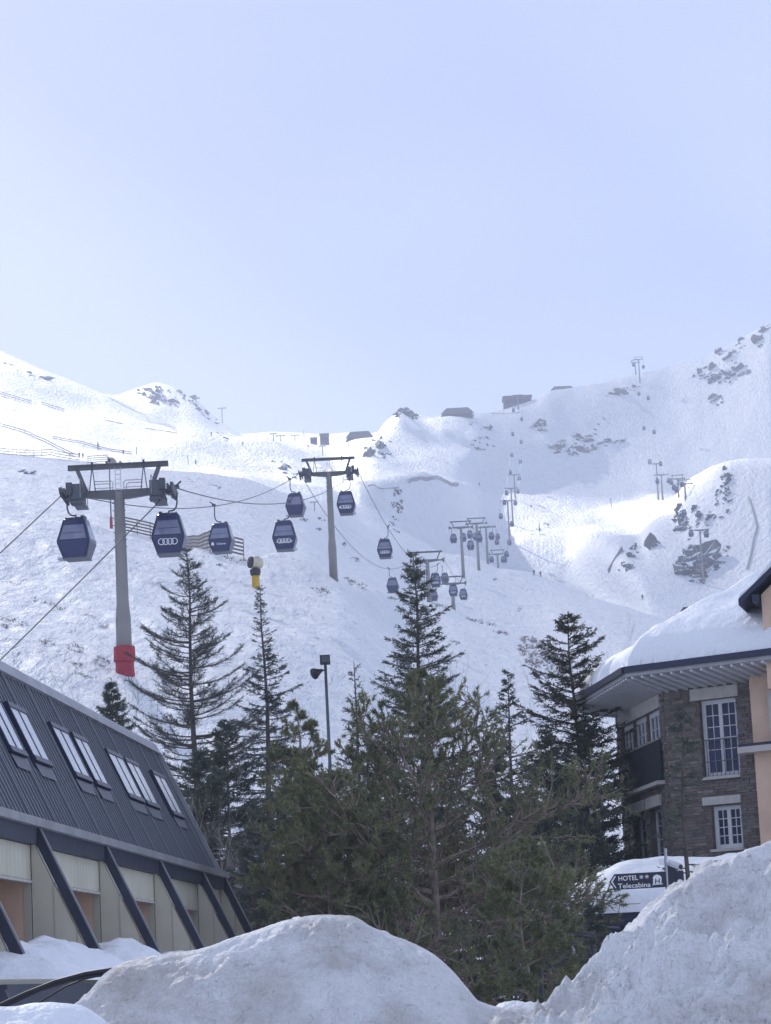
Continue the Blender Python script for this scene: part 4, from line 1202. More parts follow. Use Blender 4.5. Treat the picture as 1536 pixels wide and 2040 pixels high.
def pine(name, label, px, py, d, width, seed, tufts=2600, needle='needle_pine', trunk_px=None, zlow=.5, hmax=None, group='conifers between the buildings', n_limbs=34, shape=None):
    rs = np.random.RandomState(seed)
    top = np.array(P(px, py, d)); base = np.array([top[0], d, 0.0]); h = top[2]
    t = thing(name, label, 'tree', tuple(base), group)
    pts, rad = trunk_mesh(base, top, max(.07, h * .018), seed, rs)
    MB().tube([tuple(p) for p in pts], rad, 8).build('trunk', 'bark_pine', t, True)
    P_ = np.array(pts)
    def axis(q):
        q = np.clip(q, 0, 1) * (len(pts) - 1); i = min(int(q), len(pts) - 2); return P_[i] + (P_[i + 1] - P_[i]) * (q - i)
    sp0, sp1, sr0, sr1, tips = [], [], [], [], []
    def limb(p, dv, L, r, level):
        ns = 7 if level == 0 else 4; path = [p]
        for s in range(ns):
            dv = unit(dv + rs.normal(size=3) * (.16 if level == 0 else .24) + np.array([0, 0, .07 if level == 0 else .10]))
            q = path[-1] + dv * (L / ns); path.append(q)
            sp0.append(path[-2]); sp1.append(q); sr0.append(r * (1 - s / ns * .75)); sr1.append(r * (1 - (s + 1) / ns * .75))
        if level < 2:
            nc = int((5 + 4.5 * L) if level == 0 else (2 + 4 * L))
            for k in range(nc):
                f = rs.uniform(.22, 1.0); i = min(int(f * ns), ns - 1); b0 = path[i] + (path[i + 1] - path[i]) * (f * ns - i)
                dd = unit(path[i + 1] - path[i]); sd = unit(np.cross(dd, rs.normal(size=3)))
                limb(b0, unit(dd * .7 + sd * rs.uniform(.5, 1.1) + np.array([0, 0, .1])), L * (.42 if level == 0 else .45) * (1.15 - .55 * f) * rs.uniform(.6, 1.2), r * .45, level + 1)
        tips.append((path[-2], path[-1]))
        if level >= 1: tips.append((path[-3], path[-2]))
    for k in range(n_limbs):
        q = (k + .5) / n_limbs; q = zlow / h + (1 - zlow / h) * q
        w = width * (shape(q) if shape else (1 - q) ** .6)
        az = k * 2.4 + rs.uniform(-.5, .5)
        limb(axis(q * .98), unit(np.array([math.cos(az), math.sin(az), -.10 + .55 * q])), max(.35, w * rs.uniform(.7, 1.05)), .010 + .012 * w, 0)
    tri_object('branches', segs_to_tris(sp0, sp1, np.array(sr0), np.array(sr1)), 'bark_pine', t)
    tips = tips if len(tips) <= tufts else [tips[i] for i in rs.choice(len(tips), tufts, replace=False)]
    a = np.array([q[0] for q in tips]); b = np.array([q[1] for q in tips])
    b = b + unit(b - a) * .07
    a = b - unit(b - a) * np.minimum(.30, np.linalg.norm(b - a, axis=1))[:, None]
    fol = brush(a, b, 38, .108, .021, rs, spread=1.0, fwd=.75)
    tri_object('crown', fol, needle, t)
    return t

def bare_tree(name, label, px, py, d, width, seed, stems=3, material='bark_pale', base_z=None, thick=.02, group='leafless bushes and trees'):
    rs = np.random.RandomState(seed)
    top = np.array(P(px, py, d)); z0 = base_z if base_z is not None else (0.0 if d < 95 else H(top[0], d) - .2)
    h = top[2] - z0; base = np.array([top[0], d, z0])
    t = thing(name, label, 'tree', tuple(base), group)
    tr = [[], [], [], []]; tw = [[], [], [], []]
    def grow(p, dv, L, r, level):
        ns = 6 if level == 0 else 4; a = tr if level == 0 else tw; path = [p]
        for s in range(ns):
            dv = unit(dv + rs.normal(size=3) * .13 + np.array([0, 0, .10])); q = path[-1] + dv * L / ns
            a[0].append(path[-1]); a[1].append(q); a[2].append(r * (1 - .8 * s / ns)); a[3].append(r * (1 - .8 * (s + 1) / ns)); path.append(q)
        if level < 3:
            for k in range({0: 13, 1: 4, 2: 2}[level]):
                f = rs.uniform(.3, .98); i = min(int(f * ns), ns - 1); dd = unit(path[i + 1] - path[i]); sd = unit(np.cross(dd, rs.normal(size=3)))
                grow(path[i] + (path[i + 1] - path[i]) * (f * ns - i), unit(dd + sd * rs.uniform(.35, .7)), L * (rs.uniform(.10, .22) if level == 0 else rs.uniform(.3, .5)), max(r * .42, .004), level + 1)
    for k in range(stems):
        thick = thick * .9
        dv = np.array([rs.normal() * width / h * .3, rs.normal() * width / h * .3, 1.0])
        grow(base + np.array([rs.normal() * .12, rs.normal() * .12, 0]), unit(dv), h * (1.0 if k == 0 else rs.uniform(.7, .97)), thick, 0)
    tri_object('trunk', segs_to_tris(tr[0], tr[1], np.array(tr[2]), np.array(tr[3])), material, t)
    tri_object('twigs', segs_to_tris(tw[0], tw[1], np.array(tw[2]), np.array(tw[3])), material, t)
    return t

conifer('cedar_tree', 'tall sparse cedar with upswept bare looking branches left of centre', 372, 1098, 97, 2.5, 21, 'needle_blue', style='cedar', density=1.15, slope=.62, power=.9, needle_len=.085, blade=.017)
conifer('spruce_tree', 'slim spruce with a long bare leader, below the snow gun', 518, 1170, 99, 1.6, 22, 'needle_blue', density=1.15, slope=.22, power=1.1, sparse_top=.18)
conifer('spruce_tree', 'tallest spruce with a narrow tip, right behind the big pine', 823, 1106, 86, 1.9, 23, 'needle_dark', density=1.15, slope=.52, power=.72, needle_len=.085)
conifer('spruce_tree', 'open crowned spruce rising just left of the hotel roof', 1131, 1220, 80, 2.1, 24, 'needle_brown', density=1.25, slope=.78, power=.75, needle_len=.08)
conifer('spruce_tree', 'thin spruce between the big pine and the spruce by the hotel', 1012, 1340, 84, 1.5, 25, 'needle_dark', density=1.0, slope=.36, power=1.0)
conifer('spruce_tree', 'thin wispy spruce tip right of the lamp post', 705, 1320, 89, 1.2, 26, 'needle_blue', density=.7, slope=.25, power=1.0, sparse_top=.15)
conifer('young_pine', 'small dense conifer standing just above the chalet ridge', 222, 1356, 101, .95, 27, 'needle_dark', density=1.5, slope=.42, power=.75, needle_len=.12, per=9, blade=.03)
dark = dict(needle='needle_dark', density=1.25, power=.8, needle_len=.105, blade=.036, per=9)
for (px, py, d, w, sd, lab) in [
        (1163, 1440, 79, 1.35, 28, 'dark dense spruce at the left corner of the hotel'), (1085, 1462, 77, 2.0, 29, 'dark dense spruce left of the one at the hotel corner'),
        (448, 1440, 91, 2.2, 30, 'dark spruce filling the gap behind the chalet gable'), (598, 1490, 90, 2.0, 31, 'dark spruce left of the lamp post foot'),
        (745, 1480, 88, 2.0, 32, 'dark spruce just behind the left half of the big pine'), (985, 1500, 82, 1.9, 33, 'dark spruce just behind the right half of the big pine'),
        (400, 1500, 84, 2.0, 51, 'dark low spruce nearest the chalet gable edge'), (545, 1575, 82, 2.0, 52, 'dark low spruce under the slim spruce with the bare leader'),
        (680, 1600, 80, 2.0, 53, 'dark low spruce deep behind the lamp post foot'), (880, 1570, 79, 2.1, 54, 'dark low spruce deep behind the big pine trunk'),
        (1140, 1600, 73, 1.9, 55, 'dark low spruce between the pine boughs and the porch'), (1035, 1580, 75, 1.9, 56, 'dark low spruce right of the big pine crown')]:
    conifer('spruce_tree', lab, px, py, d, w, sd, slope=.75, **dark)
conifer('spruce_tree', 'small blue spruce in the shade beside the chalet end', 505, 1650, 70, 1.1, 34, 'needle_blue', density=1.4, slope=.5, power=.8, needle_len=.08)
conifer('spruce_tree', 'slim young spruce standing before the hotel stone wall', 1352, 1405, 60, .62, 35, 'needle_dark', density=.7, slope=.30, power=.6, crown_from=.30, needle_len=.07)
conifer('spruce_sapling', 'little spruce tip in front of the snowy porch', 1181, 1806, 56, .75, 36, 'needle_dark', density=1.1, slope=.5, power=.9, needle_len=.08)
pine('pine_tree', 'big bushy pine in the middle with olive needles and bare brown twigs', 838, 1338, 62, 4.7, 41, 4600, n_limbs=50, zlow=1.0, shape=lambda q: max(.10, min(1.0, 1.32 * (1 - q) ** .72)))
pine('pine_tree', 'bushy pine left of the lamp post with brownish olive crown', 590, 1402, 74, 2.6, 42, 2600, n_limbs=34, zlow=.8, needle='needle_pine', shape=lambda q: max(.15, (1 - q) ** .5))
pine('pine_tree', 'pine with low spreading branches left of the big pine', 640, 1545, 60, 2.7, 43, 2600, n_limbs=34, zlow=.9, shape=lambda q: max(.25, (1 - q) ** .35))
pine('pine_tree', 'low pine with drooping boughs between the snow banks', 1035, 1700, 54, 1.7, 44, 1500, n_limbs=24, zlow=.7, shape=lambda q: max(.3, (1 - q) ** .35))
for i, (px, py, d, w, st, lab, m) in enumerate([
        (952, 1325, 88, 3.2, 7, 'leafless pale tree right of the big pine top', 'bark_pale'),
        (890, 1385, 87, 2.6, 6, 'leafless grey bush tucked behind the big pine top', 'bark_pale'),
        (1020, 1400, 86, 2.8, 6, 'leafless grey bush between the thin spruce and the spruce by the hotel', 'bark_pale'),
        (645, 1440, 86, 2.2, 5, 'leafless bush around the lamp post foot', 'bark'),
        (285, 1372, 98, 1.0, 4, 'leafless bush right of the small dense conifer', 'bark'),
        (258, 1392, 99, .7, 3, 'lower leafless bush touching the small dense conifer', 'bark'),
        (482, 1560, 71, .8, 4, 'pale bare multi stemmed bush in the shade beside the chalet', 'bark_pale'),
        (415, 1585, 72, .7, 3, 'pale bare bush close to the chalet gable edge', 'bark_pale'),
        (755, 1385, 90, .9, 3, 'leafless thin bush left of the tallest spruce', 'bark'),
        (1250, 1226, hit(1250, 1305).y, 1.0, 3, 'leafless pale larch above the snowy hotel eaves', 'bark_pale')]):
    bare_tree('bare_tree', lab, px, py, d, w, 60 + i, st, m)
# ------------------------------------------------------------------ rocks, scrub, fences, skiers and gear on the slopes
def ico(sub=2):
    bm = bmesh.new(); bmesh.ops.create_icosphere(bm, subdivisions=sub, radius=1.0)
    v = np.array([q.co[:] for q in bm.verts]); f = [tuple(x.index for x in q.verts) for q in bm.faces]; bm.free(); return v, f
ICO2, ICO3 = ico(2), ico(3)
def boulder(rs, size, fine=True):
    v, f = ICO3 if fine else ICO2
    o = rs.rand(3) * 50
    k = 1 + 1.1 * vnoise3(v + o, 1.4)[:, None] + .7 * vnoise3(v + o, 3.3)[:, None] + .35 * vnoise3(v + o, 7.0)[:, None]
    w = v * np.clip(k, .25, 2.2)
    for _ in range(3):                                     # a few flat broken faces
        n_ = unit(rs.normal(size=3) * np.array([1, 1, .5])); dd = w @ n_; lim = rs.uniform(.45, .8)
        w = w - np.outer(np.clip(dd - lim, 0, None), n_)
    a = rs.rand() * 6.28; ca, sa = math.cos(a), math.sin(a)
    w = w @ np.array([[ca, -sa, 0], [sa, ca, 0], [0, 0, 1]])
    w[:, 2] += .35 * w[:, 0] * rs.normal()
    return w * np.array(size), f
def outcrop(px, py, wpx, hpx, n, label, seed, slant=0.0, chunk=1.0, flat=False):
    """rocks showing through the snow inside an ellipse round a pixel, sitting on the slope"""
    rs = np.random.RandomState(seed); t = None
    for i in range(int(n * 1.5)):
        a = rs.rand() * 6.283; r = math.sqrt(rs.rand())
        x = px + wpx / 2 * r * math.cos(a); y = py + hpx / 2 * r * math.sin(a) + slant * (x - px)
        p = hit(x, y)
        if p is None: continue
        if t is None: t = thing('rock_outcrop', label, 'rock', tuple(p), 'rocks showing through the snow')
        m = p.y / FOC                                     # metres per pixel there
        s = float(np.exp(rs.normal() * .5)) * .72 * chunk * (1.25 - .5 * r) * m
        w = min(wpx, 30) * .30 * s * rs.uniform(.7, 1.5); hh = min(hpx, 30) * .26 * s * rs.uniform(.7, 1.4)
        v, f = boulder(rs, (w, w * .8, hh), w / m > 9)
        mesh_object('rock', v + np.array([p.x, p.y + w * .25, p.z - hh * .1]), f, 'rock', t, False)
OUT = [
 (1455, 690, 60, 60, 14, 'highest dark rocks at the right end of the skyline', .0, 1.0), (1440, 742, 120, 46, 26, 'long band of rocks just below the right skyline rocks', -.1, .8),
 (1522, 662, 34, 60, 8, 'rocks at the right picture edge on the skyline', -.4, .8), (1432, 796, 36, 24, 6, 'small rock group alone on the smooth right slope', 0, 1.0),
 (1148, 888, 96, 40, 22, 'large cliff band in the middle of the right bowl', -.15, 1.1), (1240, 778, 70, 20, 12, 'thin rocks under the skyline tower', -.25, .8),
 (1210, 885, 30, 18, 5, 'few rocks right of the large cliff band', -.3, .8), (1200, 845, 40, 30, 6, 'scattered rocks above the large cliff band', -.8, .5),
 (962, 850, 56, 18, 8, 'upper thin rocks on the central sunlit slope', .1, .8), (960, 884, 56, 24, 11, 'lower rock group on the central sunlit slope', .0, .8), (1072, 852, 44, 20, 8, 'rock specks under the boxy station', .1, .7),
 (806, 826, 60, 26, 16, 'rocky cap of the central knoll', .1, .9), (752, 888, 60, 40, 10, 'rock specks down the left flank of the central knoll', -.6, .7), (762, 908, 26, 14, 5, 'pair of rocks below the central knoll', 0, 1.0),
 (790, 1000, 26, 60, 12, 'dark rocks on the shaded bench face', -.2, .7), (785, 1045, 26, 40, 7, 'lower rocks on the shaded bench face', -.6, .6),
 (318, 790, 90, 34, 20, 'dark rocks on the left knoll', .2, .9), (400, 815, 90, 24, 16, 'rocks trailing down the right side of the left knoll', .75, .6), (437, 872, 30, 20, 6, 'few rocks at the foot of the left knoll', .3, .7),
 (62, 745, 110, 10, 10, 'rock line along the left ridge', .38, .7), (570, 935, 60, 26, 10, 'rocks on the sunlit hollow left of the second tower', .6, .6),
 (1385, 1130, 60, 70, 34, 'big brown rock face behind the slim right tower', .0, 1.6), (1436, 1112, 36, 44, 8, 'rock rib right of the slim right tower', -.7, .8),
 (1358, 1040, 30, 60, 12, 'steep rocks under the paired right towers', -.5, .8), (1298, 1082, 24, 30, 6, 'small upper rock left of the big rock face', .0, 1.0), (1268, 1095, 24, 30, 5, 'small dark rock on the lower right slope', .0, .9), (1250, 1125, 30, 30, 8, 'rock specks at the left foot of the right slope', -.6, .7),
 (1400, 1030, 70, 70, 14, 'broken rocks on the shaded flank of the right spur', -.9, .55), (1448, 960, 18, 50, 10, 'dark cliff edge at the top of the right spur', .8, 1.0), (1440, 1000, 40, 90, 14, 'ribs of rock under the cliff edge of the right spur', -.8, .5),
 (50, 942, 26, 14, 4, 'dark lone boulder left of the nearest tower', 0, 1.3), (428, 970, 18, 7, 2, 'flat lone boulder above the rope', .1, 1.3), (377, 957, 14, 7, 2, 'small boulder left of the flat lone boulder', 0, 1.0),
]
for i, (x, y, w, h, n, lab, sl, ch) in enumerate(OUT): outcrop(x, y, w, h, n, lab, 100 + i, sl, ch)

# dwarf scrub: tufts of dark twigs poking out of the snow
def shrub(px, py, wpx, hpx, label, seed, slant=.25, material='scrub', n=None):
    rs = np.random.RandomState(seed); p0s, p1s, r0 = [], [], []; org = None
    for i in range(n or int(8 + wpx * hpx * .07)):
        a = rs.rand() * 6.283; r = math.sqrt(rs.rand())
        x = px + wpx / 2 * r * math.cos(a); y = py + hpx / 2 * r * math.sin(a) + slant * (x - px)
        if vnoise(x / 7.0 + seed, y / 3.5) < -.12: continue
        p = hit(x, y)
        if p is None: continue
        if org is None: org = p
        m = p.y / FOC; L = rs.uniform(2.0, 6.5) * m
        for k in range(5):
            dv = unit(np.array([rs.normal() * .9, rs.normal() * .6, abs(rs.normal()) * .5 + .12]))
            p0s.append(np.array(p) - np.array([0, 0, .05])); p1s.append(np.array(p) + dv * L); r0.append(rs.uniform(.22, .5) * m)
    if not p0s: return
    o = tri_object('shrub', segs_to_tris(p0s, p1s, np.array(r0), np.array(r0) * .4), material, None, origin=org)
    tag(o, label, 'shrub', 'low scrub poking out of the snow')
SH = [(92, 1280, 30, 12, 'scrub patch on the slope left of the red padded foot'), (150, 1292, 36, 16, 'grey scrub patch below the left rope'), (158, 1325, 30, 16, 'dark scrub tuft close above the chalet ridge'), (200, 1318, 34, 22, 'brown scrub tuft just left of the red padded foot'),
      (30, 1240, 60, 14, 'long scrub streak near the left edge under the rope'), (8, 1247, 16, 8, 'scrub at the left picture edge'), (70, 1195, 18, 8, 'small scrub between the rope and the pole'), (28, 1165, 20, 8, 'small scrub tuft above the rope crossing at left'),
      (100, 1205, 26, 8, 'tiny scrub row under the rope'), (120, 1212, 14, 8, 'tiny scrub beside the rope row'), (175, 1228, 26, 5, 'thin scrub line left of the pole'), (207, 1250, 20, 8, 'short scrub line close left of the pole'), (165, 1345, 50, 7, 'faint scrub line above the chalet ridge'),
      (170, 975, 14, 6, 'scrub speck behind the left gantry strut'), (475, 1118, 60, 12, 'scrub under the lower end of the wooden fence'), (438, 1127, 12, 6, 'dark scrub speck left of the snow gun'),
      (700, 1160, 60, 12, 'scrub streak at the crest right of the second tower foot'), (725, 1175, 12, 8, 'scrub speck below the second tower crest streak'), (640, 1178, 40, 12, 'pale scrub below the second tower'), (605, 1036, 20, 8, 'dark scrub under the overlapping cabins'), (640, 1035, 14, 6, 'scrub speck left of the second pole'), (685, 1085, 12, 8, 'dark scrub right of the second pole'), (705, 1115, 22, 10, 'scrub streak right of the second pole'), (635, 1055, 10, 5, 'small scrub left of the second pole'),
      (870, 1207, 40, 8, 'scrub at the foot of the tower behind the spruce'), (905, 1280, 18, 10, 'dark scrub right of the tallest spruce'), (985, 1155, 12, 6, 'scrub speck below the far short tower'), (1035, 1215, 10, 7, 'lone dark scrub on the smooth mid slope'), (960, 1240, 60, 8, 'scrub along the crest line right of the spruce'), (780, 1195, 20, 10, 'scrub left of the tallest spruce'), (1000, 1262, 40, 8, 'scrub further along the crest line')]
for i, (x, y, w, h, lab) in enumerate(SH): shrub(x, y, w, h, lab, 300 + i)
shrub(1062, 1300, 60, 60, 'rust brown bank of bare scrub left of the open crowned spruce', 380, .35, 'scrub_red', 700)
shrub(1100, 1320, 50, 50, 'second brown scrub patch just under the open crowned spruce', 381, .5, 'scrub_red', 320)
# fine speckle of stalks everywhere on the near hill: nobody could count it
rs = np.random.RandomState(5); p0s, p1s, r0 = [], [], []
for i in range(420):
    x = rs.uniform(0, 1250); y = rs.uniform(1030, 1380)
    if vnoise(x / 90, y / 60) < .08: continue
    p = hit(x, y)
    if p is None or p.y > 560: continue
    m = p.y / FOC
    for k in range(3):
        p0s.append(np.array(p) - np.array([0, 0, .05])); p1s.append(np.array(p) + unit(np.array([rs.normal(), rs.normal() * .5, .35])) * rs.uniform(.8, 2.6) * m); r0.append(.32 * m)
o = tri_object('dry_stalks', segs_to_tris(p0s, p1s, np.array(r0), np.array(r0) * .4), 'scrub')
tag(o, 'dry stalks speckling the near snow slope', kind='stuff')

# fences
def fence(pts, label, hgt, spacing, rails, cat='fence', material='wood_pale', net=False, single=True):
    """posts and rails along a line of pixels on the terrain"""
    w = [hit(x, y) for x, y in pts]; w = [q for q in w if q is not None]
    if len(w) < 2: return
    t = thing('snow_fence' if net else 'wooden_fence', label, cat, tuple(w[0]), 'fences on the slopes')
    line = []
    for a, b in zip(w[:-1], w[1:]):
        n = max(1, int(round((b - a).length / spacing)))
        for i in range(n):
            q = a.lerp(b, i / n); line.append(Vector((q.x, q.y, H(q.x, q.y))))
    line.append(w[-1])
    for _ in range(4 if not net else 2):
        zz = [q.z for q in line]
        for i in range(1, len(line) - 1): line[i].z = (zz[i - 1] + zz[i] + zz[i + 1]) / 3
    k = w[0].y / 300.0
    pr = .07 * max(1, k * .45) * (.6 if net else 1)
    post0 = None
    for q in line:
        MB().box((q.x, q.y, q.z + hgt / 2 - .2), (pr, pr, hgt + .4)).build('post', material, t)
    if net:
        vs = []; fs = []
        for q in line: vs += [(q.x, q.y - .05, q.z + hgt * .12), (q.x, q.y - .05, q.z + hgt * .95)]
        n = len(line)
        for j in range(rails):
            z0 = hgt * (.1 + .85 * j / rails); m = MB()
            for a, b in zip(line[:-1], line[1:]): m.beam(a + UP * (z0 + hgt * .1), b + UP * (z0 + hgt * .1), .03, .32)
            m.build('net_strip', 'net', t)
    else:
        for a, b in zip(line[:-1], line[1:]):
            for j in range(rails):
                z0 = hgt * (.22 + .74 * j / (rails - 1))
                MB().beam(a + UP * z0 - Vector((0, pr * .7, 0)), b + UP * z0 - Vector((0, pr * .7, 0)), .04, .15 * max(1, k * .45)).build('rail', material, t)
    return t
fence([(248, 1063), (300, 1074), (360, 1090), (420, 1104), (486, 1114)], 'weathered board fence behind the nearest tower and cabins', 1.9, 2.3, 5, material='wood')
fence([(0, 906), (50, 909), (100, 914), (158, 919)], 'long rail fence on the crest at the left edge', 1.6, 3.2, 3)
fence([(175, 925), (215, 927), (258, 929)], 'short rail fence right behind the first gantry beam', 1.8, 3.2, 4)
fence([(0, 850), (60, 868), (110, 893), (150, 912)], 'brown snow netting running down the left piste', 2.0, 6, 2, net=True)
fence([(105, 874), (160, 886), (215, 897), (262, 906)], 'upper snow netting beside the left piste', 1.6, 6, 2, net=True)
fence([(0, 786), (30, 795), (62, 805)], 'short snow barrier high at the left edge', 2.2, 6, 2, net=True)
fence([(84, 807), (105, 813), (128, 821)], 'short snow barrier right of the high left one', 2.2, 6, 2, net=True)
fence([(150, 752), (220, 795), (290, 832), (352, 862)], 'snow barrier following the left ridge down', 1.8, 8, 1, net=True)
fence([(210, 838), (270, 848), (352, 864)], 'low dark barrier below the left ridge', 1.6, 8, 1, net=True)
fence([(815, 964), (850, 961), (885, 963), (914, 968)], 'snow fence along the rim of the central bench', 1.8, 3.5, 3, net=True)
fence([(700, 978), (745, 977), (795, 972)], 'thin barrier left of the bench rim fence', .8, 6, 1, net=True)
fence([(880, 830), (930, 827), (985, 826), (1040, 822)], 'thin barrier on the skyline between hut and station', 1.6, 6, 1, net=True)

# pale hose lying down the right spur
hose = [hit(x, y) for x, y in [(1490, 992), (1500, 1020), (1508, 1052), (1500, 1080), (1496, 1105), (1488, 1135)]]
hose = [Vector((q.x, q.y - .3, q.z + .3)) for q in hose if q]
if len(hose) > 2:
    o = MB().tube(hose, .30, 6).build('snow_pipe', 'lintel', None, True); tag(o, 'pale pipe snaking down the right spur', 'pipe')
# long padding mat on the lower right slope
q = [hit(1213, 1143), hit(1240, 1098)]
if all(q):
    o = MB().beam(q[0] + UP * .8, q[1] + UP * .8, .5, 1.8).build('avalanche_barrier', 'net', None); tag(o, 'straight grey barrier slanting up the lower right slope', 'barrier')

# tall flood light mast with red padded foot, behind the nearest tower
b = hit(222, 1053); topz = P(218, 918, b.y).z
t = thing('light_mast', 'thin light mast with red padded foot behind the nearest tower', 'lamp post', tuple(b))
MB().tube([(b.x, b.y, b.z - .4), (b.x, b.y, topz)], [.085, .06], 8).build('mast', 'dark_steel', t)
MB().tube([(b.x, b.y, b.z - .2), (b.x, b.y, b.z + 1.35), (b.x, b.y, b.z + 1.45)], [.20, .17, .12], 10).build('safety_pad', 'red', t)
MB().box((b.x, b.y - .1, topz + .05), (.34, .3, .24)).build('flood_light', 'black', t)
MB().box((b.x - .30, b.y - .1, topz - .18), (.26, .3, .22)).build('flood_light', 'dark_steel', t)

# snow gun
b = hit(510, 1171); s = b.y / FOC
g = thing('snow_gun', 'yellow fan snow gun on a short yellow post', 'snow gun', tuple(b))
c = Vector(b)
MB().tube([c - UP * .4, c + UP * 26 * s], 8 * s, 14).build('post', 'yellow', g, True)
MB().tube([c + UP * 25 * s, c + UP * 29 * s, c + UP * 37 * s, c + UP * 40 * s], [9 * s, 10.5 * s, 11 * s, 6 * s], 12).build('valve_head', 'black', g, True)
ax = Vector((-.88, -.46, .10)).normalized(); m0 = c + UP * 51 * s
MB().tube([m0 - ax * 15 * s, m0 - ax * 13 * s, m0 + ax * 6 * s, m0 + ax * 8 * s], [8.5 * s, 10.5 * s, 11.5 * s, 12 * s], 18).build('fan_shell', 'cream_shell', g, True)
MB().tube([m0 + ax * 8.1 * s, m0 + ax * 12 * s], [12.2 * s, 11.8 * s], 18).build('nozzle_ring', 'black', g, True)
for k in range(6):
    a = k * math.pi / 3; e1 = ax.cross(UP).normalized(); e2 = e1.cross(ax)
    MB().beam(m0 + ax * 12.2 * s, m0 + ax * 12.2 * s + (e1 * math.cos(a) + e2 * math.sin(a)) * 9 * s, .06, .03).build('fan_blade', 'mid_steel', g)
MB().box(m0 - ax * 6 * s + UP * 8 * s - Vector((0, 8 * s, 0)), (10 * s, 3 * s, 9 * s)).build('control_box', 'lintel', g)
MB().box(c + UP * 42 * s, (6 * s, 5 * s, 9 * s)).build('yoke', 'yellow', g)

# chair lift towers on the skyline and the saddle
def t_tower(px, py0, py1, label, w=7, d=None):
    b = hit(px, py1) if d is None else P(px, py1, d)
    if b is None: b = P(px, py1, 1680)
    zt = P(px, py0, b.y).z; m = b.y / FOC
    t = thing('chairlift_tower', label, 'lift tower', tuple(b), 'far chairlift pylons')
    MB().tube([b - UP * 1.5, Vector((b.x, b.y, zt))], 1.0 * m, 6).build('pole', 'tower_pole', t)
    MB().box((b.x, b.y, zt), (w * 2 * m, 1.0 * m, 1.6 * m)).build('crossarm', 'tower_pole', t)
    for s in (-1, 1): MB().box((b.x + s * w * m, b.y, zt - .3 * m), (1.8 * m, 5 * m, 1.8 * m)).build('sheave_frame', 'dark_steel', t)
t_tower(391, 793, 812, 'left chairlift tower beside the left knoll'); t_tower(443, 813, 842, 'right chairlift tower beside the left knoll')
t_tower(545, 864, 879, 'leftmost chairlift tower on the saddle', 6); t_tower(559, 868, 879, 'second chairlift tower on the saddle', 8); t_tower(588, 867, 879, 'third chairlift tower on the saddle', 7)
t_tower(643, 888, 908, 'chairlift tower just above the second gantry beam', 5); t_tower(627, 1000, 1018, 'small chairlift tower between cabins and the second pole', 7)

# skiers
def skier(px, py, label, red=False, hgt=1.7):
    b = hit(px, py)
    if b is None: return
    m = max(1.0, b.y / 1000.0)
    t = thing('person', label, 'person', tuple(b), 'skiers on the pistes')
    x, y, z = b
    body = MB()
    body.tube([(x - .16, y, z + .05), (x - .13, y, z + .45), (x - .10, y, z + .85), (x, y, z + 1.0), (x + .02, y, z + 1.35), (x + .02, y, z + 1.48), (x + .03, y, z + 1.55), (x + .03, y, z + 1.66), (x + .03, y, z + 1.74)], [.09, .10, .12, .20, .22, .12, .10, .12, .04], 8)
    body.tube([(x + .20, y - .1, z + .05), (x + .17, y - .08, z + .45), (x + .08, y, z + .9)], [.09, .10, .13], 8)
    body.tube([(x - .18, y, z + 1.40), (x - .32, y - .1, z + 1.12), (x - .28, y - .32, z + .98)], [.08, .07, .05], 6)
    body.tube([(x + .22, y, z + 1.40), (x + .36, y - .1, z + 1.12), (x + .32, y - .32, z + .98)], [.08, .07, .05], 6)
    body.build('body', 'skier_red' if red else 'skier', t, True)
    for s in (-.16, .2): MB().box((x + s, y - .1, z + .03), (.10, 1.7, .03)).build('ski', 'black', t)
for i, (x, y, lab, r) in enumerate([(158, 911, 'dark skier left of two by the end of the rail fence', 0), (165, 912, 'dark skier right of two by the end of the rail fence', 0), (390, 925, 'skier in dark clothes in the sunlit hollow left of centre', 0),
        (246, 906, 'skier standing beside the upper netting', 0), (196, 893, 'skier high beside the netting of the left piste', 1), (421, 868, 'skier at the foot of the left knoll', 0), (484, 888, 'skier on the saddle left part', 0),
        (1058, 1012, 'skier on the upper part of the sunlit tongue', 0), (1075, 1058, 'left skier of two low on the sunlit tongue', 0), (1092, 1050, 'right skier of two low on the sunlit tongue', 1), (1064, 1146, 'skier on the shaded slope below the tongue', 0), (1077, 1149, 'smaller skier right of the one below the tongue', 0),
        (955, 968, 'skier by the end of the bench rim fence', 0), (614, 892, 'skier on the saddle under the small station', 0), (694, 890, 'skier on the saddle under the dark hut', 0), (1280, 1195, 'person at the foot of the right rocks', 0)]): skier(x, y, lab, r)
# slim marker poles
for i, (x, y0, y1, lab) in enumerate([(375, 905, 926, 'slim piste pole in the sunlit hollow'), (272, 890, 905, 'slim piste pole by the upper netting'), (1218, 992, 1012, 'slim piste pole right of the tongue'), (1075, 1040, 1060, 'slim piste pole on the tongue'), (195, 880, 897, 'slim piste pole by the left piste'), (606, 858, 880, 'slim piste pole on the saddle')]):
    b = hit(x, y1)
    if b is None: continue
    o = MB().tube([b - UP * .3, Vector((b.x, b.y, P(x, y0, b.y).z))], .16, 5).build('piste_pole', 'wood', None); tag(o, lab, 'pole', 'piste poles')
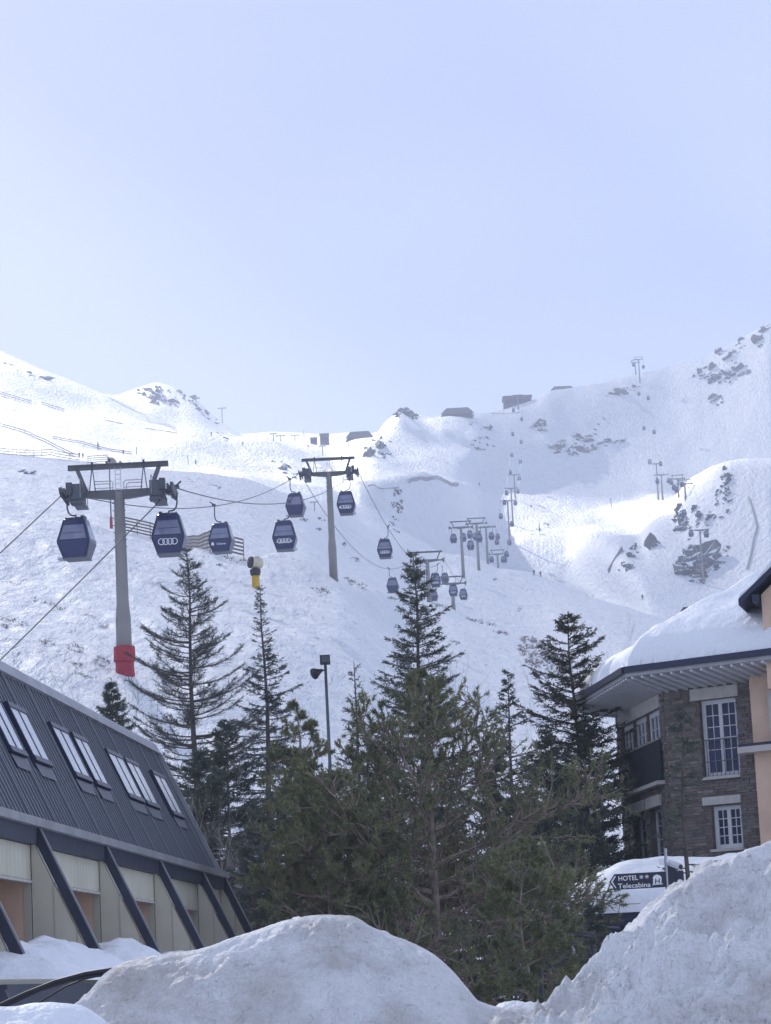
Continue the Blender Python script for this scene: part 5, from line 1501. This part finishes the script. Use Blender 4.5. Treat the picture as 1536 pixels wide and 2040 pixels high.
# ------------------------------------------------------------------ foreground: lamp post, sign, hoses, snow banks
def heap(name, label, crest, d, front, back, res=.03, rough=.10, seed=0, material='snow_bank', group=None, lump=.55):
    """snow bank whose crest runs through the given pixels at distance d; front and back are its slopes' run in metres"""
    pts = [P(x, y, d) for x, y in crest]
    xs = np.arange(pts[0].x, pts[-1].x, res)
    cz = pchip([p.x for p in pts], [p.z for p in pts], xs)
    ys = np.concatenate([np.linspace(-front, 0, int(front / res * .8)), np.linspace(0, back, int(back / res * .45))[1:]])
    Xg, Yg = np.meshgrid(xs, ys, indexing='ij')
    prof = np.where(Yg < 0, 1 - np.clip(-Yg / front, 0, 1) ** 1.35, 1 - np.clip(Yg / back, 0, 1) ** 1.7)
    wob = .20 * fbm(Xg * .9 + seed, Yg * .9, 3)
    Zg = cz[:, None] * np.clip(prof, 0, 1)
    amp = np.clip(np.abs(Yg) / .30, .16, 1)
    n1 = fbm(Xg * 1.5 + seed, Yg * 1.5, 4); n2 = fbm(Xg * 6 + seed, Yg * 6 + 3, 4, .6)
    ridge = np.abs(fbm(Xg * 2.6 + 5, Yg * 2.6 + seed, 4, .6)); clod = np.clip(fbm(Xg * 9 + seed, Yg * 9, 3, .7) - .12, 0, 1)
    Zg = Zg + amp * (rough * 1.7 * n1 + rough * .75 * n2 + lump * (.30 * ridge + .22 * clod) * rough * 3.2)
    Zg = np.where((Yg <= -front + .001) | (Yg >= back - .001), -.05, np.maximum(Zg, -.05))
    nx, ny = Xg.shape
    q = (np.arange(nx - 1)[:, None] * ny + np.arange(ny - 1)[None, :]).ravel()
    Yw = Yg + d + wob * np.clip(np.abs(Yg), 0, 1)
    o = grid_object(name, np.stack([Xg, Yw, Zg], -1).reshape(-1, 3), np.stack([q, q + ny, q + ny + 1, q + 1], -1), material)
    tag(o, label, 'snow bank', group)
    return o
heap('snow_bank', 'rounded dirty snow bank in the middle foreground', [(-60, 2250), (60, 2090), (110, 2040), (180, 1972), (222, 1926), (262, 1910), (330, 1898), (400, 1886), (470, 1866), (520, 1850), (580, 1831), (640, 1822), (700, 1824), (745, 1848), (790, 1866), (850, 1890), (900, 1930), (930, 1965), (955, 1992), (1010, 2003), (1080, 2003), (1150, 2000), (1230, 2020), (1320, 2100)], 25.8, 2.4, 2.2, .024, .10, 3, group='ploughed snow banks')
heap('snow_bank', 'tall rough snow bank rising at the right edge', [(930, 2120), (1010, 2052), (1080, 2012), (1115, 1985), (1150, 1948), (1200, 1905), (1250, 1862), (1300, 1812), (1350, 1772), (1400, 1742), (1440, 1718), (1490, 1694), (1540, 1672), (1600, 1650), (1700, 1640), (1800, 1700), (1900, 1900)], 25, 2.8, 2.4, .024, .17, 8, group='ploughed snow banks', lump=.9)
heap('snow_bank', 'low white snow bank at the lower left corner', [(-160, 2010), (-60, 2000), (20, 2002), (90, 1996), (150, 2000), (230, 2050), (300, 2120)], 23.5, 1.6, 1.2, .03, .07, 5, material='snow_roof', group='ploughed snow banks')
# snow behind the gap between the banks
heap('snow_drift', 'snow drift under the low pine between the banks', [(880, 2080), (950, 2025), (1020, 1996), (1060, 2004), (1120, 2020), (1180, 2000), (1250, 1995), (1320, 2030), (1400, 2090)], 50, 2.0, 2.0, .04, .12, 11, material='snow_roof')
# snow mounds on the chalet ledge
def mound(label, u0, u1, peak, seed, depth=1.9, skew=.0):
    us = np.arange(u0, u1, .04); os_ = np.linspace(-.02, depth, 46)
    Ug, Og = np.meshgrid(us, os_, indexing='ij')
    f = np.clip(1 - ((Ug - (u0 + u1) / 2) / ((u1 - u0) / 2)) ** 2, 0, 1) ** .75
    g = np.clip(1 - np.clip((Og - .7) / (depth - .7), 0, 1) ** 2.2, 0, 1) * (.72 + .28 * np.clip(Og / .7, 0, 1))
    Z = ZL - .03 + peak * f * g * (1 + .35 * fbm(Ug * 1.1 + seed, Og * 1.4, 4)) + .05 * fbm(Ug * 5, Og * 5 + seed, 3) * f * g
    b0 = np.array(wall_pt(0, 0, 0)); V = b0 + Ug[..., None] * np.array(U) + Og[..., None] * np.array(N); V[..., 2] = Z
    ny = len(os_); q = (np.arange(len(us) - 1)[:, None] * ny + np.arange(ny - 1)[None, :]).ravel()
    o = grid_object('snow_mound', V.reshape(-1, 3), np.stack([q, q + 1, q + ny + 1, q + ny], -1), 'snow_roof')
    tag(o, label, 'snow mound', 'snow lying on the chalet ledge')
mound('snow mound on the chalet ledge at the left picture edge', beams[1] - 1.5, beams[2] + .9, .55, 1)
mound('broad snow mound on the chalet ledge under the second frame beam', beams[2] + .5, beams[3] + .4, .62, 2)
mound('small snow mound on the chalet ledge under the third frame beam', beams[3] + .1, beams[4] + .3, .50, 3)
mound('last snow mound on the chalet ledge near the gable', beams[4] - .1, beams[6] + .1, .4, 4)

# black bent pipes in front of the chalet
for lab, pp, r in (('upper black bent pipe in front of the chalet ledge', [(-40, 2022), (0, 2003), (50, 1980), (110, 1956), (170, 1940), (222, 1932), (290, 1930), (360, 1950), (420, 2000)], .022),
                   ('lower black bent pipe in front of the chalet ledge', [(-30, 2024), (20, 2000), (80, 1972), (140, 1953), (190, 1944), (225, 1941), (290, 1944), (350, 1968), (400, 2012)], .016),
                   ('thin black strut crossing behind the bent pipes', [(60, 2012), (90, 1990), (130, 1966), (170, 1950), (215, 1940)], .010)):
    pts = [P(x, y, 26.8 + (.08 if 'thin' in lab else 0)) for x, y in pp]
    first, last = pts[0], pts[-1]
    path = [Vector((first.x - .3, first.y, 0))] + pts + ([Vector((last.x + .2, last.y, 0))] if last.z > .3 and 'thin' not in lab else [])
    o = MB().tube(path, r, 8).build('bent_pipe', 'black', None, True); tag(o, lab, 'pipe', 'bent pipes beside the chalet')
# bent rails beyond the gap between the banks
for k, (lab, pp, r, m) in enumerate([('left pale curved post in the gap between the banks', [(1046, 1885), (1052, 1900), (1058, 1925), (1060, 2000)], .035, 'alu'), ('right pale curved post in the gap between the banks', [(1113, 1855), (1130, 1873), (1145, 1900), (1155, 1932), (1160, 2000)], .045, 'alu')]):
    pts = [P(x, y, 57) for x, y in pp]; pts.append(Vector((pts[-1].x, pts[-1].y, -.1)))
    o = MB().tube(pts, r, 8).build('curved_post', m, None, True); tag(o, lab, 'post', 'bent rails by the porch')
rk = thing('pipe_rack', 'tangle of dark rails in front of the porch', 'rack', tuple(Vector((P(1100, 1900, 58).x, 58, 0))))
for k in range(9):
    y0 = 1856 + 10 * k + (k % 3) * 4; a, b = P(1010 + 6 * (k % 4), y0 + 14 - 3 * (k % 3), 58.2 + .1 * k), P(1235 - 8 * (k % 3), y0 - 8 + 5 * (k % 2), 58.2 + .1 * k)
    mid = (a + b) / 2 + UP * (.12 + .05 * (k % 3))
    MB().tube([a, a.lerp(mid, .6) + UP * .03, mid, b.lerp(mid, .6) + UP * .03, b], .028, 6).build('rail', 'dark_steel' if k % 3 else 'mid_steel', rk, True)
for x in (1022, 1075, 1180, 1226):
    p = P(x, 1870, 58.6); MB().tube([Vector((p.x, p.y, 0)), p], .035, 6).build('upright', 'dark_steel', rk)

# lamp post with two flood lights
p = P(648, 1322, 93); x, y, zt = p
lp = thing('lamp_post', 'tall grey lamp post with two dark flood lights above the pines', 'lamp post', (x, y, 0))
MB().tube([(x, y, 0), (x, y, zt)], [.085, .05], 10).build('post', 'mid_steel', lp, True)
MB().box((x, y - .05, zt + .12), (.34, .40, .30)).build('flood_light', 'black', lp)
MB().box((x + .02, y - .27, zt + .12), (.26, .03, .22)).build('lens', 'mid_steel', lp)
ax = Vector((-.75, -.45, -.35)).normalized(); q = Vector((x - .12, y, zt - .22))
MB().tube([q, q + ax * .12, q + ax * .32, q + ax * .36], [.05, .09, .20, .20], 10).build('flood_light', 'black', lp, True)
MB().tube([(x, y, zt - .22), q], .03, 6).build('bracket', 'dark_steel', lp)

# hotel direction sign
DS = 54.0
org_ = P(1330, 1760, DS)
sg = thing('direction_sign', 'dark arrow sign pointing left on a broad post before the porch', 'sign', (org_.x, org_.y, 0))
pl = Vector((0, DS, 0)); ny = Vector((0, 1, 0))
def sp(x, y, o=0.0): return P(x, y, DS) + Vector((0, -o, 0))
board = MB().prism([sp(1214, 1757), sp(1224, 1741.5), sp(1326, 1736), sp(1328, 1767), sp(1225, 1773)], (0, .05, 0)).build('arrow_board', 'sign', sg)
MB().prism([sp(1224.5, 1745.5, .012), sp(1217.2, 1757, .012), sp(1226, 1769.5, .012), sp(1228, 1769.4, .012), sp(1220.5, 1757, .012), sp(1227, 1745.3, .012)], (0, .01, 0)).build('chevron', 'white', board)
hvec = (sp(1310, 1744) - sp(1230, 1748.5)).normalized(); vvec = Vector((-hvec.z, 0, hvec.x)); pxm = DS / FOC
def letters(body, x0, x1, yc0, yc1, hpx, bold=.0):
    me = text_mesh(body, 1.0, .003, 0, 1.0, bold)
    co = np.array([v.co[:] for v in me.vertices]); w = co[:, 0].max() - co[:, 0].min(); hh = co[:, 1].max() - co[:, 1].min()
    a, b = sp(x0, yc0, .016), sp(x1, yc1, .016); ctr = (a + b) / 2; L = (b - a).length; e = (b - a).normalized(); up = Vector((-e.z, 0, e.x))
    cx, cy = (co[:, 0].max() + co[:, 0].min()) / 2, (co[:, 1].max() + co[:, 1].min()) / 2
    out = [ctr + e * ((q[0] - cx) * L / w) + up * ((q[1] - cy) * hpx * pxm / hh) + Vector((0, -q[2], 0)) for q in co]
    fs = [tuple(pp.vertices) for pp in me.polygons]
    mesh_object('lettering', [tuple(v) for v in out], fs, 'white', board); bpy.data.meshes.remove(me)
letters('HOTEL', 1232, 1271, 1750.5, 1748.3, 9.5, .012)
letters('Telecabina', 1231, 1296, 1765.5, 1762.0, 9.5, .010)
for xx, yy in ((1277.5, 1747.2), (1288.5, 1746.4)):
    st = MB()
    for k in range(4):
        a = k * math.pi / 4; dvx, dvy = 4.2 * math.cos(a), 4.2 * math.sin(a)
        st.beam(sp(xx - dvx, yy - dvy, .014 + .001 * k), sp(xx + dvx, yy + dvy, .014 + .001 * k), .008, .012, (0, 1, 0))
    st.build('star', 'white', board)
ic = MB(); ic.prism([sp(1301, 1762.5, .014), sp(1301, 1750, .014), sp(1300, 1749, .014), sp(1303, 1744, .014), sp(1309, 1742, .014), sp(1316, 1745, .014), sp(1318, 1749, .014), sp(1317.4, 1760.5, .014)], (0, .008, 0)); ic.prism([sp(1299, 1763.6, .014), sp(1299, 1762.2, .014), sp(1320.5, 1760, .014), sp(1320.5, 1761.6, .014)], (0, .008, 0)); ic.build('hotel_icon', 'white', board)
hm_ = MB(); hm_.prism([sp(1305, 1761, .018), sp(1305, 1751, .018), sp(1307, 1750.9, .018), sp(1307, 1760.8, .018)], (0, .003, 0)); hm_.prism([sp(1312.5, 1760.4, .018), sp(1312.5, 1750.3, .018), sp(1314.5, 1750.2, .018), sp(1314.5, 1760.2, .018)], (0, .003, 0)); hm_.prism([sp(1306.5, 1756.6, .0185), sp(1306.5, 1754.8, .0185), sp(1313, 1754.3, .0185), sp(1313, 1756.1, .0185)], (0, .003, 0)); hm_.build('icon_letter', 'sign', board)
a, b = sp(1324.5, 1700), sp(1330.5, 1830)
MB().tube([Vector((b.x, DS + .05, 0)), Vector((b.x, DS + .05, 1.8)), Vector((a.x + .02, DS + .05, P(1324, 1690, DS).z))], .03, 8).build('pole', 'alu', sg)
c0, c1 = sp(1328, 1800), sp(1345, 1722)
MB().box(((c0.x + c1.x) / 2 + .02, DS + .14, c1.z / 2), (.20, .16, c1.z)).build('broad_post', 'sign', sg)
MB().box((sp(1352, 1750).x, DS + .14, sp(1352, 1750).z), (.22, .14, .30)).build('side_board', 'sign', sg)
MB().box((sp(1318.5, 1716).x, DS + .02, sp(1318, 1717).z), (.09, .09, .12)).build('junction_box', 'white', sg)
q0, q1 = sp(1330, 1718, .05), sp(1352, 1728, .35)
cm = MB().tube([q0, q0.lerp(q1, .15), q1], [.045, .065, .06], 12).build('camera_body', 'win_white', sg, True)
e = (q1 - q0).normalized(); MB().tube([q1 + e * .003, q1 + e * .025], [.045, .042], 12).build('camera_lens', 'black', cm)
MB().tube([q0, q0 + Vector((-.03, .2, -.05))], .02, 6).build('camera_arm', 'win_white', cm)
# ------------------------------------------------------------------ haze
hz = MB().box((0, 1500, 239), (5400, 4400, 482)).build('haze', 'snow')
hz.data.materials.clear()
hm = bpy.data.materials.new('thin_mountain_haze'); hm.use_nodes = True
hm.node_tree.nodes.clear()
ho = hm.node_tree.nodes.new('ShaderNodeOutputMaterial'); hv = hm.node_tree.nodes.new('ShaderNodeVolumePrincipled')
hv.inputs['Color'].default_value = (.84, .89, 1.0, 1)
hv.inputs['Density'].default_value = .00036
hv.inputs['Anisotropy'].default_value = .05
hm.node_tree.links.new(hv.outputs[0], ho.inputs['Volume'])
hz.data.materials.append(hm)
tag(hz, 'thin pale haze filling the valley', kind='stuff')
